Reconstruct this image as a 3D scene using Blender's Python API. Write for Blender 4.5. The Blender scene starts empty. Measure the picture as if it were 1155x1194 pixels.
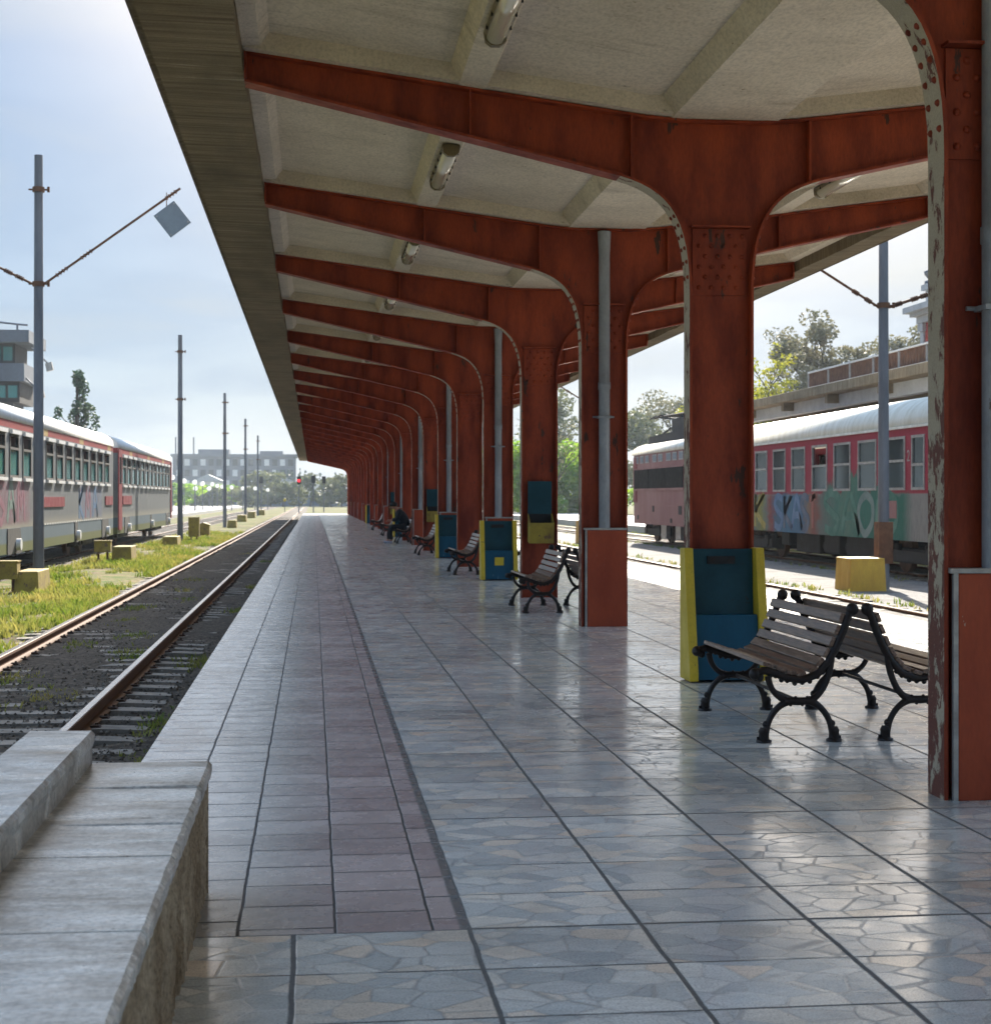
import bpy, math, random
from mathutils import Vector, Matrix
R = math.radians
random.seed(7)
from mathutils import noise as MN
scene = bpy.context.scene
COL = scene.collection

# ------------------------------------------------------------------ camera model (metres: X right, Y along the platform, Z up)
HC, PSI, FPX, V0, CX = 1.42, 0.1125104, 1878.08, 580.74, 577.5
def ray(u, v=V0):
    a = (u - CX) / FPX
    return Vector((a * math.cos(PSI) + math.sin(PSI), -a * math.sin(PSI) + math.cos(PSI), (V0 - v) / FPX))
def atY(u, v, Y):
    r = ray(u, v); return Vector((0, 0, HC)) + r * (Y / r.y)

# ------------------------------------------------------------------ mesh builder
class MB:
    def __init__(s): s.v = []; s.f = []; s.m = []; s.sm = []
    def add(s, vs, fs, mi=0, smooth=False):
        o = len(s.v); s.v += [tuple(v) for v in vs]
        for f in fs: s.f.append(tuple(i + o for i in f)); s.m.append(mi); s.sm.append(smooth)
        return s
    def box(s, x0, x1, y0, y1, z0, z1, mi=0):
        vs = [(x, y, z) for z in (z0, z1) for y in (y0, y1) for x in (x0, x1)]
        return s.add(vs, [(0, 2, 3, 1), (4, 5, 7, 6), (0, 1, 5, 4), (1, 3, 7, 5), (3, 2, 6, 7), (2, 0, 4, 6)], mi)
    def obox(s, c, ax, ay, az, mi=0):
        c = Vector(c); ax, ay, az = Vector(ax), Vector(ay), Vector(az)
        vs = [c + ax * i + ay * j + az * k for k in (-1, 1) for j in (-1, 1) for i in (-1, 1)]
        return s.add(vs, [(0, 2, 3, 1), (4, 5, 7, 6), (0, 1, 5, 4), (1, 3, 7, 5), (3, 2, 6, 7), (2, 0, 4, 6)], mi)
    def prism(s, poly, a0, a1, axis='y', mi=0, smooth=False):
        n = len(poly)
        def P(p, a):
            if axis == 'y': return (p[0], a, p[1])
            if axis == 'x': return (a, p[0], p[1])
            return (p[0], p[1], a)
        vs = [P(p, a0) for p in poly] + [P(p, a1) for p in poly]
        s.add(vs, [tuple(range(n)), tuple(range(2 * n - 1, n - 1, -1))], mi)
        o = len(s.v) - 2 * n
        for i in range(n):
            j = (i + 1) % n
            s.f.append((o + i, o + i + n, o + j + n, o + j)); s.m.append(mi); s.sm.append(smooth)
        return s
    def tube(s, pts, r, n=8, mi=0, caps=True, smooth=True):
        pts = [Vector(p) for p in pts]; k = len(pts)
        rs = r if isinstance(r, (list, tuple)) else [r] * k
        vs = []; up = None
        for i, p in enumerate(pts):
            t = (pts[min(i + 1, k - 1)] - pts[max(i - 1, 0)]).normalized()
            if up is None:
                up = Vector((0, 0, 1)) if abs(t.z) < .9 else Vector((1, 0, 0))
            a = t.cross(up)
            if a.length < 1e-5: a = t.orthogonal()
            a.normalize(); b = a.cross(t).normalized(); up = b
            for q in range(n):
                g = 2 * math.pi * q / n
                vs.append(p + (a * math.cos(g) + b * math.sin(g)) * rs[i])
        fs = [(i * n + q, i * n + (q + 1) % n, (i + 1) * n + (q + 1) % n, (i + 1) * n + q) for i in range(k - 1) for q in range(n)]
        s.add(vs, fs, mi, smooth)
        if caps: s.add(vs[:n], [tuple(range(n - 1, -1, -1))], mi); s.add(vs[-n:], [tuple(range(n))], mi)
        return s
    def dome(s, c, nrm, r, mi=0, h=.6):
        c = Vector(c); nrm = Vector(nrm).normalized(); a = nrm.orthogonal().normalized(); b = nrm.cross(a)
        vs = []
        for rr, hh in ((1, 0), (.8, .55), (.4, .92)):
            for q in range(7):
                g = 2 * math.pi * q / 7
                vs.append(c + (a * math.cos(g) + b * math.sin(g)) * r * rr + nrm * r * h * hh)
        fs = [(i * 7 + q, i * 7 + (q + 1) % 7, (i + 1) * 7 + (q + 1) % 7, (i + 1) * 7 + q) for i in range(2) for q in range(7)] + [tuple(range(14, 21))]
        return s.add(vs, fs, mi, True)
    def sphere(s, c, r, nu=12, nv=8, mi=0, sc=(1, 1, 1)):
        vs = []
        for j in range(nv + 1):
            th = math.pi * j / nv
            for i in range(nu):
                ph = 2 * math.pi * i / nu
                vs.append((c[0] + r * sc[0] * math.sin(th) * math.cos(ph), c[1] + r * sc[1] * math.sin(th) * math.sin(ph), c[2] + r * sc[2] * math.cos(th)))
        fs = [(j * nu + i, (j + 1) * nu + i, (j + 1) * nu + (i + 1) % nu, j * nu + (i + 1) % nu) for j in range(nv) for i in range(nu)]
        return s.add(vs, fs, mi, True)
    def ribbon(s, path, th, y0, y1, mi_out=0, mi_in=0, nout=None):
        """strip of a flange: path in XZ, thickness th to the left of travel, depth y0..y1"""
        L = []; n = len(path)
        for i in range(n):
            p = Vector(path[i]); t = (Vector(path[min(i + 1, n - 1)]) - Vector(path[max(i - 1, 0)])).normalized()
            L.append((p, p + Vector((-t.y, t.x)) * th))
        for i in range(n - 1):
            a, A = L[i]; b, B = L[i + 1]
            vs = [(a.x, y0, a.y), (b.x, y0, b.y), (B.x, y0, B.y), (A.x, y0, A.y), (a.x, y1, a.y), (b.x, y1, b.y), (B.x, y1, B.y), (A.x, y1, A.y)]
            mo = mi_out if (nout is None or i < nout) else mi_in
            o = len(s.v); s.v += vs
            for f, m in (((0, 1, 2, 3), mi_in), ((7, 6, 5, 4), mi_in), ((2, 6, 7, 3), mo), ((0, 4, 5, 1), mi_in)):
                s.f.append(tuple(o + k for k in f)); s.m.append(m); s.sm.append(False)
        for q in (0, n - 1):
            a, A = L[q]; s.add([(a.x, y0, a.y), (A.x, y0, A.y), (A.x, y1, A.y), (a.x, y1, a.y)], [(0, 1, 2, 3)], mi_in)
        return s
    def mesh(s, name, mats, origin=(0, 0, 0)):
        me = bpy.data.meshes.new(name)
        ox, oy, oz = origin
        me.from_pydata([(x - ox, y - oy, z - oz) for x, y, z in s.v], [], s.f)
        mats = mats if isinstance(mats, (list, tuple)) else [mats]
        for m in mats: me.materials.append(m)
        me.polygons.foreach_set('material_index', s.m); me.polygons.foreach_set('use_smooth', s.sm)
        me.update(); return me

def link(name, data, parent=None, loc=(0, 0, 0), rotz=0):
    o = bpy.data.objects.new(name, data); COL.objects.link(o)
    o.location = loc; o.rotation_euler = (0, 0, rotz)
    if parent is not None: o.parent = parent
    return o
def bevel(o, w=.008, seg=2, ang=40):
    m = o.modifiers.new('bevel', 'BEVEL'); m.width = w; m.segments = seg; m.limit_method = 'ANGLE'; m.angle_limit = R(ang); return o
def tag(o, label, cat, group=None, kind='thing'):
    o['label'] = label; o['category'] = cat; o['kind'] = kind
    if group: o['group'] = group
    return o
def thing(name, label, cat, loc=(0, 0, 0), rotz=0, group=None):
    o = link(name, None, None, loc, rotz); o.empty_display_size = .2
    return tag(o, label, cat, group)
def part(name, mb, mats, parent, label=None, bv=0):
    o = link(name, mb.mesh(name, mats, parent.matrix_origin if hasattr(parent, 'matrix_origin') else wloc(parent)), parent)
    if label: o['label'] = label
    if bv: bevel(o, bv)
    return o
def wloc(o):
    v = Vector((0, 0, 0))
    while o is not None: v = v + o.location; o = o.parent
    return tuple(v)
def struct(name, mb, mats, label, cat, kind='structure'):
    o = link(name, mb.mesh(name, mats)); return tag(o, label, cat, None, kind)

# ------------------------------------------------------------------ materials
class G:
    def __init__(s, name):
        s.mat = bpy.data.materials.new(name); s.mat.use_nodes = True
        s.t = s.mat.node_tree; s.n = s.t.nodes; s.b = s.n['Principled BSDF']; s.out = s.n['Material Output']
    def node(s, typ, **kw):
        n = s.n.new(typ)
        for k, v in kw.items(): setattr(n, k, v)
        return n
    def put(s, sock, v):
        if isinstance(v, bpy.types.NodeSocket): s.t.links.new(v, sock)
        elif isinstance(v, (tuple, list)) and sock.type == 'RGBA': sock.default_value = (*v[:3], 1)
        else: sock.default_value = v
    def math(s, op, a, b=0., c=0., clamp=False):
        n = s.node('ShaderNodeMath', operation=op, use_clamp=clamp)
        s.put(n.inputs[0], a); s.put(n.inputs[1], b); s.put(n.inputs[2], c); return n.outputs[0]
    def obj(s, rnd=True):
        o = s.node('ShaderNodeTexCoord').outputs['Object']
        if not rnd: return o
        r = s.node('ShaderNodeObjectInfo').outputs['Random']
        return s.vadd(o, s.math('MULTIPLY', r, 37.))
    def vadd(s, a, b):
        n = s.node('ShaderNodeVectorMath', operation='ADD'); s.put(n.inputs[0], a); s.put(n.inputs[1], b); return n.outputs[0]
    def vscale(s, v, sc):
        n = s.node('ShaderNodeVectorMath', operation='MULTIPLY'); s.put(n.inputs[0], v); n.inputs[1].default_value = sc; return n.outputs[0]
    def noise(s, vec, scale, detail=4., rough=.55, dist=0.):
        n = s.node('ShaderNodeTexNoise'); s.put(n.inputs['Vector'], vec)
        n.inputs['Scale'].default_value = scale; n.inputs['Detail'].default_value = detail; n.inputs['Roughness'].default_value = rough; n.inputs['Distortion'].default_value = dist
        return n.outputs['Fac']
    def voro(s, vec, scale, feature='F1', out='Distance', rnd=1.):
        n = s.node('ShaderNodeTexVoronoi', feature=feature); s.put(n.inputs['Vector'], vec); n.inputs['Scale'].default_value = scale; n.inputs['Randomness'].default_value = rnd
        return n.outputs[out]
    def ramp(s, fac, stops, interp='LINEAR'):
        n = s.node('ShaderNodeValToRGB'); n.color_ramp.interpolation = interp; e = n.color_ramp.elements
        while len(e) < len(stops): e.new(.5)
        for el, (p, c) in zip(e, stops):
            el.position = p; el.color = (c, c, c, 1) if isinstance(c, (int, float)) else (*c, 1)
        s.put(n.inputs[0], fac); return n.outputs[0]
    def step(s, v, lo, hi, a=0., b=1.):
        n = s.node('ShaderNodeMapRange'); n.clamp = True; s.put(n.inputs['Value'], v)
        for k, x in (('From Min', lo), ('From Max', hi), ('To Min', a), ('To Max', b)): s.put(n.inputs[k], x)
        return n.outputs['Result']
    def mix(s, f, a, b, mode='MIX'):
        n = s.node('ShaderNodeMix', data_type='RGBA', blend_type=mode); s.put(n.inputs[0], f); s.put(n.inputs[6], a); s.put(n.inputs[7], b); return n.outputs[2]
    def sep(s, v):
        n = s.node('ShaderNodeSeparateXYZ'); s.put(n.inputs[0], v); return n.outputs
    def bump(s, h, strength=.3, dist=.01):
        n = s.node('ShaderNodeBump'); s.put(n.inputs['Height'], h); n.inputs['Strength'].default_value = strength; n.inputs['Distance'].default_value = dist
        s.t.links.new(n.outputs[0], s.b.inputs['Normal'])
    def set(s, col=None, rough=None, metal=None, spec=None):
        for k, v in (('Base Color', col), ('Roughness', rough), ('Metallic', metal), ('Specular IOR Level', spec)):
            if v is not None: s.put(s.b.inputs[k], v)
        return s.mat

def worn(name, a, b, rough=.55, scale=3., fine=60., stretch=(1, 1, 1), bump=.15, metal=0., grain=.25, chips=None, chip_at=.68, chip_scale=9., spec=.5):
    """painted / cast surface: two tones in cloudy patches, fine grain, optional chips of a third colour"""
    g = G(name); v = g.vscale(g.obj(), stretch)
    n1 = g.noise(v, scale, 5, .6); n2 = g.noise(v, fine, 3, .6)
    c = g.mix(g.step(n1, .35, .68), a, b)
    c = g.mix(grain, c, g.ramp(n2, [(.3, .35), (.7, 1.)]), 'MULTIPLY')
    h = n2
    if chips:
        n3 = g.noise(v, chip_scale, 6, .65); k = g.step(n3, chip_at, chip_at + .02)
        c = g.mix(k, c, chips); h = g.math('SUBTRACT', n2, g.math('MULTIPLY', k, .8))
    g.bump(h, bump, .004)
    return g.set(c, g.step(n1, .3, .7, max(.05, rough - .12), min(1, rough + .12)), metal, spec)

M = {}
M['red'] = worn('red_paint', (.37, .062, .019), (.17, .024, .010), .55, 4., 70, (1, 1, .28), chips=(.07, .03, .02), chip_at=.635, chip_scale=7, spec=.3, grain=.4)
M['casing'] = worn('casing_red_paint', (.40, .068, .020), (.29, .044, .014), .5, 3., 50, (1, 1, .35), chips=(.40, .30, .22), chip_at=.695, chip_scale=11, spec=.35)
M['trim'] = worn('light_metal_trim', (.42, .40, .37), (.28, .26, .24), .4, 6, 60, metal=.4)
M['pipe'] = worn('grey_pipe_paint', (.36, .38, .40), (.24, .25, .26), .45, 5, 60, (1, 1, .4), chips=(.16, .12, .10), chip_at=.7)
M['iron'] = worn('dark_cast_iron', (.012, .008, .006), (.024, .014, .010), .45, 9, 90, bump=.3, spec=.35)
M['yellow'] = worn('yellow_paint', (.68, .49, .028), (.55, .39, .025), .5, 4, 60, chips=(.16, .11, .05), chip_at=.655)
M['dyellow'] = worn('faded_yellow_paint', (.36, .27, .03), (.22, .15, .03), .7, 4, 40, chips=(.14, .08, .04), chip_at=.60)
M['ochre'] = worn('ochre_block_paint', (.62, .36, .03), (.50, .27, .03), .6, 5, 40, (1, 1, .4), chips=(.75, .62, .4), chip_at=.68)
M['blue'] = worn('petrol_blue_paint', (.008, .062, .085), (.007, .045, .062), .45, 3, 50, chips=(.02, .03, .035), chip_at=.645, chip_scale=9, spec=.25)
M['blue2'] = worn('brighter_blue_paint', (.007, .085, .145), (.007, .065, .11), .45, 3, 50, (1, 1, .3), chips=(.16, .24, .28), chip_at=.65, chip_scale=10, spec=.25)
M['black'] = worn('black_void', (.008, .008, .009), (.015, .014, .013), .7, 8, 40)
M['under'] = worn('dark_underframe', (.022, .018, .016), (.045, .036, .03), .75, 5, 40, bump=.4)
M['pole'] = worn('grey_steel_pole', (.16, .17, .19), (.10, .10, .11), .5, 3, 40, (1, 1, .2), chips=(.14, .06, .03), chip_at=.70)
M['rust'] = worn('rusty_iron', (.16, .065, .025), (.09, .04, .02), .8, 6, 50, bump=.4)
M['clip'] = worn('dark_rusty_clip', (.07, .032, .016), (.035, .02, .013), .85, 6, 50, bump=.4)
M['plate'] = worn('grey_sign_panel', (.20, .24, .27), (.17, .20, .23), .5, 4, 40)
M['cream'] = worn('cream_roof_paint', (.78, .75, .66), (.60, .55, .44), .45, 2.4, 30, (.25, 1.6, .25))
M['white'] = worn('chalky_white', (.75, .74, .72), (.66, .64, .6), .5, 4, 40)
M['olive'] = worn('olive_lamp_body', (.20, .15, .06), (.12, .09, .05), .45, 8, 50)
M['bark'] = worn('tree_bark', (.09, .07, .05), (.05, .04, .03), .9, 6, 30, (1, 1, .2), bump=.6)
M['stone'] = worn('pale_stone', (.40, .42, .44), (.32, .34, .36), .7, 2, 30)
M['redwall'] = worn('red_plaster', (.40, .045, .03), (.33, .04, .03), .8, 2, 30)
M['redroof'] = worn('red_metal_roof', (.36, .07, .04), (.26, .06, .04), .6, 2, 30)
M['fence'] = worn('blue_grey_sheet_fence', (.12, .17, .24), (.10, .14, .20), .6, .5, 20)
M['grey_bldg'] = worn('grey_concrete_block', (.13, .15, .18), (.10, .115, .14), .8, .3, 8)
M['pink'] = worn('faded_pink_paint', (.33, .135, .12), (.27, .10, .095), .55, .8, 30, (1, 1, .5), chips=(.24, .17, .15), chip_at=.66, chip_scale=3)
M['darkred'] = worn('dark_red_paint', (.26, .012, .025), (.20, .012, .02), .45, 2, 30)
M['grille'] = worn('black_grille', (.010, .010, .010), (.016, .016, .016), .7, 4, 60, spec=.15)
M['skin'] = worn('skin', (.42, .20, .12), (.36, .16, .10), .5, 20, 60, bump=0)
M['jacket'] = worn('black_jacket_cloth', (.010, .011, .014), (.018, .02, .024), .8, 12, 80, bump=.3)
M['trousers'] = worn('black_trouser_cloth', (.012, .012, .013), (.02, .02, .021), .85, 12, 80, bump=.3)
M['shoe'] = worn('pale_grey_shoe', (.50, .50, .58), (.40, .40, .46), .6, 12, 80)
M['hair'] = worn('dark_hair', (.012, .010, .009), (.02, .016, .014), .6, 40, 90)
M['curtain'] = worn('white_curtain', (.62, .62, .60), (.45, .46, .46), .9, 3, 20, (1, 1, .3))
M['teal'] = worn('teal_curtain', (.12, .42, .40), (.09, .34, .33), .85, 2, 20, (1, 1, .3))

def wood():
    g = G('weathered_slat_wood'); v = g.vscale(g.obj(), (9, .9, 9)); n = g.noise(v, 6, 6, .65); n2 = g.noise(g.vscale(g.obj(), (3, .25, 3)), 30, 3)
    c = g.mix(g.step(n, .36, .62), (.14, .078, .050), (.34, .235, .17)); c = g.mix(.45, c, g.ramp(n2, [(.3, .3), (.7, 1.)]), 'MULTIPLY')
    g.bump(n2, .25, .003); return g.set(c, g.step(n, .3, .7, .28, .5), spec=.4)
M['wood'] = wood()

def peel():
    g = G('peeling_paint_flange'); v = g.obj(); z = g.sep(g.obj(False))[2]
    n = g.noise(g.vscale(v, (1, 1, .45)), 11, 8, .72, .3); f = g.noise(v, 90, 3)
    th = g.step(z, .0, 3.4, .43, .58)
    k = g.step(g.math('SUBTRACT', n, th), 0., .03)
    pale = g.mix(g.noise(v, 3, 5), (.40, .325, .225), (.50, .425, .31))
    c = g.mix(k, pale, g.mix(f, (.10, .035, .025), (.20, .06, .035))); c = g.mix(.35, c, g.ramp(f, [(.3, .4), (.7, 1.)]), 'MULTIPLY')
    g.bump(g.math('ADD', k, g.math('MULTIPLY', f, .3)), .5, .005); return g.set(c, .65, spec=.3)
M['peel'] = peel()

def soffit():
    g = G('pale_plaster_soffit'); v = g.obj(False)
    n = g.noise(v, 1.1, 6, .62); f = g.noise(g.vscale(v, (1, .5, 1)), 38, 5, .7); p = g.noise(v, 9, 6, .7)
    c = g.mix(g.step(n, .35, .7), (.70, .605, .475), (.55, .47, .36)); c = g.mix(.42, c, g.ramp(f, [(.34, .4), (.58, 1.)]), 'MULTIPLY'); c = g.mix(g.step(p, .66, .70, 0., .8), c, (.20, .15, .10)); st = g.noise(g.vscale(v, (.35, 1.6, 1)), 1.3, 7, .7, .6); c = g.mix(g.step(st, .56, .72, 0., .55), c, (.25, .20, .145)); g.bump(f, .35, .008); return g.set(c, .9, spec=.2)
M['soffit'] = soffit()
def band():
    g = G('board_marked_concrete'); v = g.obj(False)
    s = g.noise(g.vscale(v, (.25, 5.5, .5)), 3., 6, .72, .15); f = g.noise(v, 60, 4, .7); l = g.noise(g.vscale(v, (1, .35, 1)), 1.6, 4)
    c = g.mix(g.step(s, .35, .66), (.14, .102, .062), (.31, .25, .165)); c = g.mix(g.step(s, .64, .70), c, (.46, .42, .33)); c = g.mix(g.step(l, .45, .72, 0, .7), c, (.12, .10, .065))
    c = g.mix(.4, c, g.ramp(f, [(.3, .4), (.65, 1.)]), 'MULTIPLY'); g.bump(g.math('ADD', s, g.math('MULTIPLY', f, .5)), .6, .012); return g.set(c, .9, spec=.2)
M['band'] = band()

def joint(g, x, period, off, half, wob):
    """1 on a joint line repeated along x, 0 elsewhere"""
    a = g.math('DIVIDE', g.math('SUBTRACT', g.math('ADD', x, wob), off), period)
    d = g.math('MULTIPLY', g.math('ABSOLUTE', g.math('SUBTRACT', g.math('FRACT', g.math('ADD', a, .5)), .5)), period)
    return g.step(d, half * .55, half, 1., 0.)
def paving():
    g = G('crazy_marble_paving'); v = g.obj(False); X, Y, Z = g.sep(v)
    n = g.noise(v, .55, 5, .6); f = g.noise(v, 45, 4, .65); md = g.noise(v, 5, 5, .65); wob = g.math('MULTIPLY', g.math('SUBTRACT', g.noise(v, 4, 5), .5), .014)
    jx = joint(g, X, .572, .51, .0115, wob); jy = joint(g, Y, .4545, 5.28, .008, g.math('MULTIPLY', wob, .9))
    jy = g.math('MULTIPLY', jy, g.step(g.noise(v, 2.4, 2), .34, .46, .30, 1.))
    jb = joint(g, Y, 1.818, 5.28, .013, wob); jn = g.math('MAXIMUM', g.math('MAXIMUM', jx, jy), jb)
    # break the stones at the slab joints so that each slab has its own pattern
    ix = g.math('FLOOR', g.math('DIVIDE', g.math('SUBTRACT', X, .51), .572)); iy = g.math('FLOOR', g.math('DIVIDE', g.math('SUBTRACT', Y, 5.28), .4545))
    cb = g.node('ShaderNodeCombineXYZ'); g.put(cb.inputs[0], g.math('MULTIPLY', ix, 3.71)); g.put(cb.inputs[1], g.math('MULTIPLY', iy, 5.13))
    pv = g.vadd(g.vadd(g.vscale(v, (1, 1.35, 0)), cb.outputs[0]), g.vscale(g.node('ShaderNodeTexNoise').outputs['Color'], (.0, .0, .0)))
    pv = g.vscale(pv, (6.2, 6.2, 1))
    e = g.voro(pv, 1., 'DISTANCE_TO_EDGE'); cc = g.voro(pv, 1., 'F1', 'Color')
    r = g.sep(cc)[0]
    stone = g.ramp(r, [(0., (.235, .262, .28)), (.35, (.30, .322, .335)), (.62, (.345, .36, .365)), (.8, (.39, .385, .37)), (.93, (.41, .36, .315)), (1., (.27, .30, .31))])
    vein = g.noise(g.vscale(v, (1, 2.4, 1)), 13, 6, .7, .6)
    stone = g.mix(.35, stone, g.ramp(vein, [(.3, .5), (.62, 1.)]), 'MULTIPLY'); stone = g.mix(1., stone, (2.95, 2.82, 2.62), 'MULTIPLY')
    gk = g.step(e, .015, .045, 1., 0.); gk = g.math('MULTIPLY', gk, g.step(g.noise(v, 1.3, 3), .32, .55, .45, 1.))
    c = g.mix(g.math('MULTIPLY', gk, .6), stone, (.34, .34, .335)); c = g.mix(jn, c, g.mix(f, (.05, .052, .054), (.17, .17, .165)))
    c = g.mix(g.step(n, .42, .72, 0., .5), c, (.17, .155, .13)); pit = g.step(g.noise(g.vscale(v, (1, 1.6, 1)), 16, 5, .75), .67, .69)
    c = g.mix(g.math('MULTIPLY', pit, .8), c, (.05, .05, .05))
    rough = g.math('ADD', g.math('MULTIPLY', g.step(md, .30, .70, .07, .25), g.step(n, .35, .65, .8, 1.4)), g.math('ADD', g.math('MULTIPLY', jn, .5), g.math('MULTIPLY', gk, .16)))
    w2 = g.node('ShaderNodeTexWhiteNoise', noise_dimensions='2D'); g.put(w2.inputs['Vector'], cb.outputs[0]); wc = g.sep(w2.outputs['Color'])
    fx = g.math('FRACT', g.math('DIVIDE', g.math('SUBTRACT', X, .51), .572)); fy = g.math('FRACT', g.math('DIVIDE', g.math('SUBTRACT', Y, 5.28), .4545))
    tilt = g.math('MULTIPLY', g.math('ADD', g.math('MULTIPLY', g.math('SUBTRACT', wc[0], .5), fx), g.math('MULTIPLY', g.math('SUBTRACT', wc[1], .5), fy)), 3.2)
    slab_tone = g.step(wc[2], 0., 1., .80, 1.08); c = g.mix(1., c, slab_tone, 'MULTIPLY'); grit = g.noise(v, 130, 3, .7); c = g.mix(.5, c, g.ramp(grit, [(.36, .35), (.55, 1.)]), 'MULTIPLY')
    h = g.math('SUBTRACT', g.math('ADD', g.math('ADD', tilt, g.math('MULTIPLY', md, .22)), g.math('MULTIPLY', f, .08)), g.math('ADD', g.math('MULTIPLY', jn, 1.), g.math('ADD', g.math('MULTIPLY', gk, .15), g.math('MULTIPLY', pit, .5))))
    g.bump(h, .22, .006); return g.set(c, rough, spec=.8)
M['paving'] = paving()
def pinktile():
    g = G('mauve_concrete_tiles'); v = g.obj(False); X, Y, Z = g.sep(v)
    n = g.noise(v, .7, 5, .6); f = g.noise(v, 90, 4, .7); md = g.noise(v, 6, 5, .65)
    wob = g.math('MULTIPLY', g.math('SUBTRACT', g.noise(v, 3.4, 5), .5), .012)
    jx = joint(g, X, .318, .39, .0068, wob); jx = g.math('MULTIPLY', jx, g.step(X, -.83, -.8))
    ix = g.math('FLOOR', g.math('DIVIDE', g.math('SUBTRACT', g.math('ADD', X, wob), .39), .318))
    yo = g.math('MULTIPLY', g.math('FRACT', g.math('MULTIPLY', ix, .377)), .3); iy = g.math('FLOOR', g.math('DIVIDE', g.math('ADD', Y, yo), .3))
    jy = joint(g, g.math('ADD', Y, yo), .3, .02, .0085, g.math('MULTIPLY', wob, .3)); jy = g.math('MULTIPLY', jy, g.step(g.noise(v, 1.7, 2), .36, .5, .5, 1.))
    jn = g.math('MAXIMUM', jx, jy)
    cb = g.node('ShaderNodeCombineXYZ'); g.put(cb.inputs[0], ix); g.put(cb.inputs[1], iy)
    wn = g.node('ShaderNodeTexWhiteNoise', noise_dimensions='2D'); g.put(wn.inputs['Vector'], cb.outputs[0])
    base = g.mix(wn.outputs['Value'], (.215, .172, .174), (.305, .256, .252)); base = g.mix(g.step(X, -.25, .15, 1., 0.), base, g.mix(wn.outputs['Value'], (.22, .21, .205), (.29, .275, .265)))
    base = g.mix(.45, base, g.ramp(f, [(.32, .5), (.62, 1.)]), 'MULTIPLY'); base = g.mix(1., base, (2.1, 2.08, 2.02), 'MULTIPLY'); base = g.mix(g.step(n, .45, .75, 0., .4), base, (.12, .105, .10))
    c = g.mix(jn, base, (.018, .017, .017)); c = g.mix(g.step(X, .475, .485), c, (.17, .18, .185))
    rough = g.math('ADD', g.step(md, .3, .7, .15, .38), g.math('MULTIPLY', jn, .4))
    g.bump(g.math('SUBTRACT', g.math('ADD', g.math('MULTIPLY', f, .3), g.math('MULTIPLY', md, .3)), jn), .4, .005); return g.set(c, rough, spec=.75)
M['pinktile'] = pinktile()
def wallmat(side):
    g = G('stained_rough_plaster' if side else 'worn_stone_coping'); v = g.obj(False)
    n = g.noise(g.vscale(v, (1, 1.5, .35)) if side else g.vscale(v, (.75, 1.9, 1)), 2.1, 9, .76, .25); f = g.noise(v, 55, 5, .7); m2 = g.noise(v, 4, 5, .65)
    if side: c = g.mix(g.step(n, .36, .64), (.20, .125, .06), (.60, .48, .33)); c = g.mix(g.step(m2, .6, .75, 0, .6), c, (.44, .36, .26))
    else: c = g.mix(g.step(n, .38, .62), (.28, .235, .185), (.85, .81, .74)); c = g.mix(g.step(m2, .55, .72, 0, .6), c, (.22, .18, .13))  # mottled stone; its palest patches also carry painted glare off the top
    c = g.mix(.7, c, g.ramp(f, [(.34, .3), (.58, 1.)]), 'MULTIPLY'); pt = g.step(g.noise(v, 42, 4, .7), .66, .69); c = g.mix(g.math('MULTIPLY', pt, .85), c, (.035, .028, .02))
    g.bump(g.math('ADD', g.math('SUBTRACT', g.math('MULTIPLY', n, 1.), g.math('MULTIPLY', pt, .6)), g.math('MULTIPLY', f, .35)), .8 if side else .35, .02 if side else .008)
    return g.set(c, .95 if side else g.step(n, .3, .7, .40, .20), spec=.2 if side else .5)
M['wallside'] = wallmat(True); M['walltop'] = wallmat(False)
def groundmat():
    g = G('grassy_yard_ground'); v = g.obj(False); n = g.noise(v, .35, 8, .65); m2 = g.noise(v, 2.2, 6, .7); f = g.noise(v, 25, 4, .7)
    c = g.mix(g.step(n, .4, .6), (.12, .09, .055), (.26, .205, .10)); c = g.mix(g.step(m2, .47, .56), c, (.085, .13, .022)); c = g.mix(g.step(m2, .62, .7), c, (.16, .20, .035))
    c = g.mix(.5, c, g.ramp(f, [(.3, .35), (.65, 1.)]), 'MULTIPLY'); g.bump(f, .6, .03); return g.set(c, .95, spec=.1)
M['ground'] = groundmat()
def ballast(a, b, name, sc=26):
    g = G(name); v = g.obj(False); cc = g.sep(g.voro(v, sc, 'F1', 'Color'))[0]; d = g.voro(v, sc); n = g.noise(v, 1.2, 5)
    c = g.mix(cc, a, b); c = g.mix(g.step(n, .5, .7, 0, .6), c, (.045, .036, .028)); c = g.mix(.6, c, g.ramp(d, [(.2, 1.), (.8, .2)]), 'MULTIPLY')
    g.bump(d, -.9, .03); return g.set(c, .9, spec=.2)
M['ballast'] = ballast((.026, .019, .013), (.13, .102, .075), 'dark_oily_ballast')
def stones():
    g = G('loose_ballast_stones'); f = g.node('ShaderNodeNewGeometry').outputs['Random Per Island']
    return g.set(g.ramp(f, [(0., (.03, .022, .016)), (.6, (.095, .075, .056)), (.92, (.18, .15, .12)), (1., (.30, .27, .23))]), .9, spec=.2)
M['stones'] = stones()
M['gravel'] = ballast((.16, .15, .14), (.30, .28, .26), 'pale_gravel', 40)
M['sleeper'] = worn('concrete_sleeper', (.25, .215, .175), (.15, .125, .10), .85, 5, 50, chips=(.10, .08, .06), chip_at=.62)
M['asphalt'] = worn('pale_paving', (.42, .40, .37), (.34, .32, .30), .7, .6, 30)
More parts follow.
